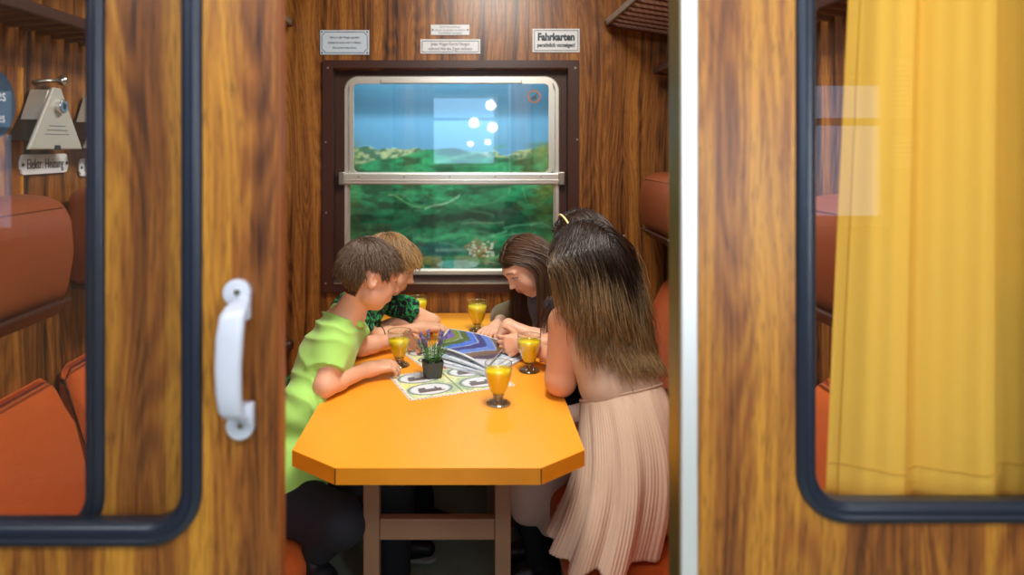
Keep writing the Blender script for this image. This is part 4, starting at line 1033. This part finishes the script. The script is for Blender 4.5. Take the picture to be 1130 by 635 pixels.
cl = torso(J, .009)+[sleeve(J, 'R', .68), sleeve(J, 'L', .62), ell((-.42, 1.93, .56), (.115, .125, .10), None, .04)]
cloth('t_shirt', cl, GREEN, p, .0045, wr=.0042, wf=30, seed=4, aniso=(1, 1, .5), crease=(.3, .5, .75))
cloth('collar', [cap(V(*J['neck'])+V(-.03, -.025, .0), V(*J['neck'])+V(.035, -.03, -.02), .010, .007, .02), cap(V(*J['neck'])+V(.035, -.03, -.02), V(*J['neck'])+V(.045, .01, -.04), .007, .007, .02)], GREEN, p, .0035, wr=.0005)
tr_ = [ell(J['pelvis'], (.115, .125, .075), None, .03), cap(J['hpR'], J['knR'], .080, .060, .03), cap(J['hpL'], J['knL'], .080, .060, .03), cap(J['knR'], V(*J['knR'])*.25+V(*J['anR'])*.75, .062, .045, .02), cap(J['knL'], J['anL'], .062, .048, .02)]
cloth('trousers', tr_, NAVY, p, .006, wr=.003, wf=30, clip=lambda P: P[..., 2]-.60)
shoe(V(-.33, 1.80, .395), V(-.23, 1.70, .375), '', BLKSHOE, SOLE, parent=p)
shoe(V(-.15, 2.10, .085), V(-.04, 2.06, .085), '', BLKSHOE, SOLE, parent=p)
def boy_hair(p, R, ho, s, pr, N, ln, base, tip, seed, fr=.10):
    def test(q): return ((q[:, 1] > .035) & (q[:, 2] > .066)) | ((q[:, 1] <= .035) & (q[:, 1] > .012) & (q[:, 2] > .012)) | ((q[:, 1] <= .012) & (q[:, 2] > .036)) | ((q[:, 1] < -.038) & (q[:, 2] > -.050))
    rt, nn, q = rootpts(ho, R, s, N, test, seed)
    crown = np.array([0, -.060, .095])
    cmb = q-crown; cmb -= nn@R*((cmb*(nn@R)).sum(1))[:, None]; cmb /= np.linalg.norm(cmb, axis=1)[:, None]+1e-6
    down = np.array([0, 0, -1.])
    cmb = cmb*.8+np.where((q[:, 1] < .02)[:, None], down, np.array([.15, .5, -.35]))*.6
    cmb /= np.linalg.norm(cmb, axis=1)[:, None]; C = cmb@R.T
    C = C+np.random.default_rng(seed).normal(0, .14, C.shape)
    hp = head_prims(ho, R, s)[:4]
    P = grow(rt, nn, C, np.where((q[:, 2] < .055) & (q[:, 1] > -.045), ln*.38, np.where(q[:, 1] > .0, ln*1.05, np.where(q[:, 2] < .0, ln*.42, ln*.9))), 9, hp, lift=.0075*s, stiff=.72, seed=seed, grav=.05)
    return hair_obj('hair', P, .0011, hairmat('hair_'+base, base, tip), p, seed)
boy_hair(p, R, ho, .94, pr, 6500, .046, '46352a', '6c573f', 3)
# ---- boy in patterned shirt behind
J = dict(neck=(-.285, 2.50, .935), waist=(-.44, 2.49, .69), pelvis=(-.50, 2.48, .535), shR=(-.33, 2.40, .895), elR=(-.262, 2.455, .787), wrR=(-.095, 2.545, .800),
         shL=(-.27, 2.62, .90), elL=(-.06, 2.66, .790), wrL=(-.20, 2.60, .80),
         hpR=(-.45, 2.42, .50), knR=(-.16, 2.40, .50), anR=(-.17, 2.44, .10), hpL=(-.45, 2.56, .50), knL=(-.14, 2.58, .50), anL=(-.10, 2.62, .10))
hands = [dict(wr=J['wrR'], f=(.9, .3, -.05), n=(0, .1, -1), th=(-.2, .9, .1), curl=(14, 16, 18, 22), s=.92), dict(wr=J['wrL'], f=(-.9, -.2, -.05), n=(0, 0, -1), th=(0, -1, 0), curl=(20, 22, 24, 26), s=.92)]
p, R, ho, pr = person('fair haired boy in black and green patterned T-shirt, mostly behind the boy in light green', (-.50, 2.48, .44), J, (-.205, 2.50, 1.045), (.90, -.05, -.42), (.2, 0, 1), .94,
                      'e2ac8a', 'b8604e', '7a5a36', '6b5030', hands)
pat = bpy.data.materials.new('black_green_pattern'); pat.use_nodes = True; nt = pat.node_tree; b = nt.nodes['Principled BSDF']; b.inputs['Roughness'].default_value = .8
tc = nt.nodes.new('ShaderNodeTexCoord'); n1 = nt.nodes.new('ShaderNodeTexNoise'); n1.inputs['Scale'].default_value = 30; n1.inputs['Detail'].default_value = 3; n1.inputs['Distortion'].default_value = 2.5
rp = nt.nodes.new('ShaderNodeValToRGB'); nt.links.new(tc.outputs['Object'], n1.inputs[0]); nt.links.new(n1.outputs[0], rp.inputs[0]); nt.links.new(rp.outputs[0], b.inputs[0])
e = rp.color_ramp.elements; rp.color_ramp.interpolation = 'CONSTANT'; e[0].color = (*lin('0b1220'), 1); e[0].position = 0; e[1].position = .52; e[1].color = (*lin('1f9a4c'), 1); k = e.new(.60); k.color = (*lin('4fd07c'), 1); k = e.new(.63); k.color = (*lin('10202a'), 1)
cl = torso(J, .018)+[sleeve(J, 'R', .62), sleeve(J, 'L', .68), ell((-.49, 2.48, .56), (.115, .13, .10), None, .04)]
cloth('t_shirt', cl, pat, p, .005, wr=.004, wf=28, seed=9, crease=(.3, .5, .75))
tr_ = [ell(J['pelvis'], (.115, .125, .075), None, .03), cap(J['hpR'], J['knR'], .080, .060, .03), cap(J['hpL'], J['knL'], .080, .060, .03), cap(J['knR'], J['anR'], .062, .048, .02), cap(J['knL'], J['anL'], .062, .048, .02)]
cloth('trousers', tr_, NAVY, p, .007, wr=.003, wf=30, clip=lambda P: P[..., 2]-.60)
shoe(V(-.17, 2.44, .085), V(-.06, 2.42, .085), '', BLKSHOE, SOLE, parent=p); shoe(V(-.10, 2.62, .085), V(.01, 2.60, .085), '', BLKSHOE, SOLE, parent=p)
boy_hair(p, R, ho, .94, pr, 5200, .060, '7d6140', 'b8935c', 5)
# bracelet round his near forearm
a = V(*J['elR'])*.80+V(*J['wrR'])*.20; d = nrm(V(*J['wrR'])-V(*J['elR'])); s1 = nrm(np.cross(d, V(0, 0, 1))); s2 = np.cross(s1, d)
n = 28; link('bracelet', tubes(np.array([[a+(s1*math.cos(2*PI*i/n)+s2*math.sin(2*PI*i/n))*.0325 for i in range(n+1)]]), [.0018]*(n+1), 6), mat('black_cord', '0c0f14', .6), p, True)

# ---- long hair helper
def long_hair(p, R, ho, s, body, N, ln, base, tip, seed, rad=.0012, lift=.008, wave=0., back=(0, 0, 0), part=True, keep=None, tipat=.6, spread=.02, segs=22, grav=.55):
    def test(q):
        t = ((q[:, 1] > .02) & (q[:, 2] > .070)) | ((q[:, 1] <= .02) & (q[:, 2] > .020)) | ((q[:, 1] < -.03) & (q[:, 2] > -.050))
        return t
    rt, nn, q = rootpts(ho, R, s, N, test, seed)
    side = np.sign(q[:, 0]+1e-4)[:, None]*np.array([1., 0, 0])
    c = side*np.clip((q[:, 2:3]-.02)*12, 0, 1)*1.1+np.array([0, -.75, 0])*np.clip((q[:, 1:2]+.06)*12, .15, 1)+np.array([0, -.1, -.9])
    c /= np.linalg.norm(c, axis=1)[:, None]; C = c@R.T
    bk = np.array(back, float)
    def gm(P, t):
        h = (P-ho)@R/s; w_ = np.clip((h[:, 2:3]+.02)*16, 0, 1)
        return C*w_+(np.array([0, 0, -1.])+bk)*(1-w_)
    P = grow(rt, nn, C, ln, segs, body, lift=lift, stiff=.45, seed=seed, gmap=gm, wave=wave, spread=spread, grav=grav*.3)
    return P, q
HC = hairmat
# ---- girl facing left, chestnut hair tucked behind the ear
J = dict(neck=(.365, 2.545, .945), waist=(.475, 2.56, .69), pelvis=(.53, 2.57, .535), shL=(.40, 2.44, .90), elL=(.360, 2.395, .790), wrL=(.225, 2.440, .838),
         shR=(.37, 2.67, .90), elR=(.225, 2.745, .790), wrR=(.195, 2.60, .795),
         hpL=(.48, 2.50, .50), knL=(.24, 2.46, .50), anL=(.30, 2.46, .10), hpR=(.48, 2.64, .50), knR=(.22, 2.66, .50), anR=(.26, 2.66, .10))
hands = [dict(wr=J['wrL'], f=(-.55, .08, -.72), n=(-.6, .2, .35), th=(0, .9, -.2), curl=(14, 18, 20, 24), s=.88, thumb=.3), dict(wr=J['wrR'], f=(-.4, -.8, -.1), n=(0, 0, -1), th=(-1, .3, 0), curl=(20, 22, 26, 30), s=.88)]
p, R, ho, pr = person('girl with long smooth chestnut hair looking down at the magazine, beside the window', (.53, 2.57, .44), J, (.295, 2.53, 1.040), (-.66, -.36, -.60), (-.35, -.05, 1), .93,
                      'e6b193', 'b4574c', '5b3b26', '3f2818', hands)
OLIVE = shirtmat('olive_brown_knit', '6d5636'); NAVYT = shirtmat('navy_top', '1b1f3a')
cloth('top', torso(J, .014), NAVYT, p, .005, wr=.003, seed=3)
cloth('sleeve', [cap(J['shR'], V(*J['elR'])*.95+V(*J['wrR'])*.05, .052, .046, .02), cap(J['elR'], V(*J['elR'])*.7+V(*J['wrR'])*.3, .046, .042, .02)], OLIVE, p, .0045, wr=.003, seed=5)
cloth('trousers', [ell(J['pelvis'], (.11, .12, .07), None, .03), cap(J['hpL'], J['knL'], .075, .058, .03), cap(J['hpR'], J['knR'], .075, .058, .03), cap(J['knL'], J['anL'], .058, .045, .02), cap(J['knR'], J['anR'], .058, .045, .02)], NAVY, p, .007, wr=.003)
P, q = long_hair(p, R, ho, .93, pr, 5200, .42, '4b3222', '5b3c28', 21, rad=.0011, lift=.007, back=(-.0, -.0, 0), spread=.015)
hair_obj('hair', P, .00115, HC('hair_chestnut', '4e3523', '4a2c1c'), p, 1)

# ---- girl between them, head mostly hidden
J = dict(neck=(.515, 2.265, 1.02), waist=(.56, 2.27, .72), pelvis=(.57, 2.27, .54), shL=(.50, 2.17, .97), elL=(.385, 2.16, .795), wrL=(.272, 2.300, .812),
         shR=(.49, 2.38, .96), elR=(.375, 2.36, .795), wrR=(.29, 2.345, .80),
         hpL=(.52, 2.20, .50), knL=(.26, 2.20, .50), anL=(.31, 2.28, .10), hpR=(.52, 2.34, .50), knR=(.27, 2.34, .50), anR=(.32, 2.36, .10))
hands = [dict(wr=J['wrL'], f=(-.97, .12, -.08), n=(.25, .75, -.15), th=(0, .1, 1), curl=(30, 36, 40, 44), s=.90, thumb=.5, spread=.6), dict(wr=J['wrR'], f=(-.9, .1, -.1), n=(0, 0, -1), th=(0, -1, 0), curl=(30, 30, 34, 34), s=.88)]
p, R, ho, pr = person('girl in pale skirt with clipped brown hair, almost hidden behind the girl in pink dress', (.57, 2.27, .44), J, (.452, 2.25, 1.155), (-.90, -.12, -.35), (-.15, 0, 1), .95,
                      'dfa483', 'b4574c', '4b3222', '33211a', hands)
PINKS = shirtmat('pale_pink_cotton', 'dbb5a8')
cloth('blouse', torso(J, .014), shirtmat('beige_blouse', '8a6a4c'), p, .006, wr=.003, seed=3)
sk = [ell(J['pelvis'], (.12, .14, .08), None, .04), cap((.50, 2.18, .50), (.24, 2.17, .50), .085, .072, .05), cap((.50, 2.36, .50), (.25, 2.36, .50), .085, .072, .05), cap((.25, 2.15, .49), (.255, 2.15, .33), .070, .045, .05), cap((.25, 2.37, .49), (.27, 2.37, .26), .070, .045, .05), cap((.25, 2.26, .48), (.26, 2.26, .32), .07, .05, .06), cap((.32, 2.15, .45), (.34, 2.15, .28), .06, .03, .05)]
cloth('skirt', sk, PINKS, p, .006, wr=.004, wf=34, seed=12, aniso=(1, 1, .25))
cloth('leggings', [cap(J['knL'], J['anL'], .052, .036, .02), cap(J['knR'], J['anR'], .052, .036, .02)], NAVY, p, .006, wr=.001)
GLIT = mat('rhinestone', 'c9c0c8', .2, .9)
shoe(V(.335, 2.30, .085), V(.245, 2.27, .085), '', mat('dark_wine_shoe', '23131a', .4), BLKSHOE, parent=p, sparkle=GLIT)
shoe(V(.33, 2.42, .085), V(.24, 2.40, .085), '', MC['dark_wine_shoe'], BLKSHOE, parent=p, sparkle=GLIT)
P, q = long_hair(p, R, ho, .95, pr, 4200, .36, '2b1b14', '4a3524', 31, back=(.08, 0, 0), spread=.02)
hair_obj('hair', P, .0012, HC('hair_dark_brown', '2e1e16', '4a3626'), p, 2)
# cream band and small clip
c = ho+R@V(0, .012, .03)*.95; n = 40
path = [ho+R@(V(math.cos(t)*.088, .028+.0*t, .026+math.sin(t)*.094)*.95) for t in np.linspace(-.35, PI+.35, n)]
link('hair_band', tubes(np.array([path]), [.0035]*n, 8), mat('cream_band', 'd8c88a', .5), p, True)
bm = bmesh.new(); q = at(688, 263, 2.20); box(bm, q[0]-.006, q[0]+.006, q[1]-.004, q[1]+.004, q[2]-.010, q[2]+.010, .002); link('hair_clip', bm_mesh(bm), STEEL, p)

# ---- girl in the pink dress
J = dict(neck=(.452, 2.035, 1.015), waist=(.510, 1.950, .80), pelvis=(.535, 1.905, .665), shL=(.362, 1.985, .965), elL=(.350, 1.982, .797), wrL=(.372, 2.160, .800),
         shR=(.560, 2.10, .965), elR=(.520, 2.14, .790), wrR=(.42, 2.05, .80),
         hpL=(.47, 1.90, .64), knL=(.42, 1.98, .475), anL=(.50, 1.74, .47), hpR=(.60, 1.93, .64), knR=(.55, 2.05, .475), anR=(.63, 1.80, .47))
hands = [dict(wr=J['wrL'], f=(.05, .95, -.02), n=(0, 0, -1), th=(-1, -.3, 0), curl=(20, 22, 24, 28), s=.88), dict(wr=J['wrR'], f=(-.9, .3, 0), n=(0, 0, -1), th=(0, 1, 0), curl=(20, 22, 24, 28), s=.88)]
p, R, ho, pr = person('girl in sleeveless dusty pink pleated dress with long dark wavy hair, seen from behind', (.535, 1.90, .44), J, (.432, 2.03, 1.125), (-.62, .66, -.42), (-.1, .1, 1), .97,
                      'd79c7a', 'b4574c', '4b3222', '2b1d16', hands, arm=(.046, .044, .043, .026))
DRESS = shirtmat('dusty_pink_chiffon', 'c8aa92', .05)
bod = torso(J, .011)[:2]+[ell(V(*J['waist'])+V(.01, -.01, -.01), (.115, .088, .08), None, .03)]
upv = nrm(V(*J['neck'])-V(*J['waist'])); topc = V(*J['shL'])*.5+V(*J['shR'])*.5
cloth('bodice', bod, DRESS, p, .0045, wr=.0015, wf=40, seed=2, clip=lambda P: np.maximum((P-(topc-upv*.030))@upv, (V(*J['waist'])-upv*.055-P)@upv))
# straps
lat = nrm(V(*J['shR'])-V(*J['shL'])); bkv = -nrm(np.cross(upv, lat))
for sd in (-.075, .075):
    cpts = [topc+lat*sd*.9-upv*.05-np.cross(upv, lat)*.085, topc+lat*sd-upv*.0-np.cross(upv, lat)*.060, topc+lat*sd+upv*.035, topc+lat*sd*.9-upv*.0+np.cross(upv, lat)*.06]
    t = np.linspace(0, 1, 14); cp = np.array(cpts); pth_ = np.array([sum(math.comb(3, k)*(1-a)**(3-k)*a**k*cp[k] for k in range(4)) for a in t])
    link('strap', tubes(np.array([pth_]), [.008]*14, 8), DRESS, p, True)
# pleated skirt
nt_, na = 60, 560
wa = V(*J['waist'])-upv*.025
T, A = np.meshgrid(np.linspace(0, 1, nt_), np.linspace(0, 2*PI, na, endpoint=False), indexing='ij')
c1 = V(.478, 1.895, .436)
cxx = wa[0]+(c1[0]-wa[0])*T+.03*np.sin(T*PI)*1.; cyy = wa[1]+(c1[1]-wa[1])*T-.02*np.sin(T*PI)
rx = .112+(.178-.112)*T**.8; ry = .088+(.225-.088)*T**.7
big = np.cos(A*11+.6+.9*np.sin(2*A))*.085*np.minimum(1, T*1.6)**.8+np.cos(A*23+1.1)*.03*T**.5*(1-.3*T)
fine = .007*np.cos(A*112+3*np.sin(A*3))*np.minimum(1, T*4+.3)
rad = 1+big+fine
tilt = (1-T)
zz2 = wa[2]+(c1[2]-wa[2])*T**.95
Xs = cxx+rx*rad*np.cos(A); Ys = cyy+ry*rad*np.sin(A)+.62*T*rx*rad*np.cos(A)
Zs = zz2+tilt*((np.cos(A)*(-upv[0]))*rx+(np.sin(A)*(-upv[1]))*ry)*.9+T*.006*np.cos(A*9+.6)
Zs = np.maximum(Zs, .431)
vs = np.stack([Xs, Ys, Zs], -1).reshape(-1, 3)
idx = np.arange(nt_*na).reshape(nt_, na); a = idx[:-1]; b_ = idx[1:]
Q = np.stack([a, np.roll(a, -1, 1), np.roll(b_, -1, 1), b_], -1).reshape(-1, 4)[:, ::-1]
me = fast_mesh(vs, Q); o = link('skirt', me, DRESS, p, True); so = o.modifiers.new('s', 'SOLIDIFY'); so.thickness = .0015; so.offset = 1
# waist seam
ring = [(wa[0]+.1145*math.cos(t_), wa[1]+.0905*math.sin(t_), wa[2]+((math.cos(t_)*(-upv[0]))*.1145+(math.sin(t_)*(-upv[1]))*.0905)*.9) for t_ in np.linspace(0, 2*PI, 60)]
link('waist_seam', tubes(np.array([ring]), [.004]*60, 8), DRESS, p, True)
body = pr+bod
P1, q = long_hair(p, R, ho, .97, body, 9000, .325, '2b1b14', '4a3524', 41, lift=.016, wave=1.0, back=(.34, -.10, 0), spread=.035, segs=28)
hair_obj('hair', P1, .0009, HC('hair_dark_wavy', '2a1c14', '9c7c50', tipat=.70), p, 3, taper=.5)
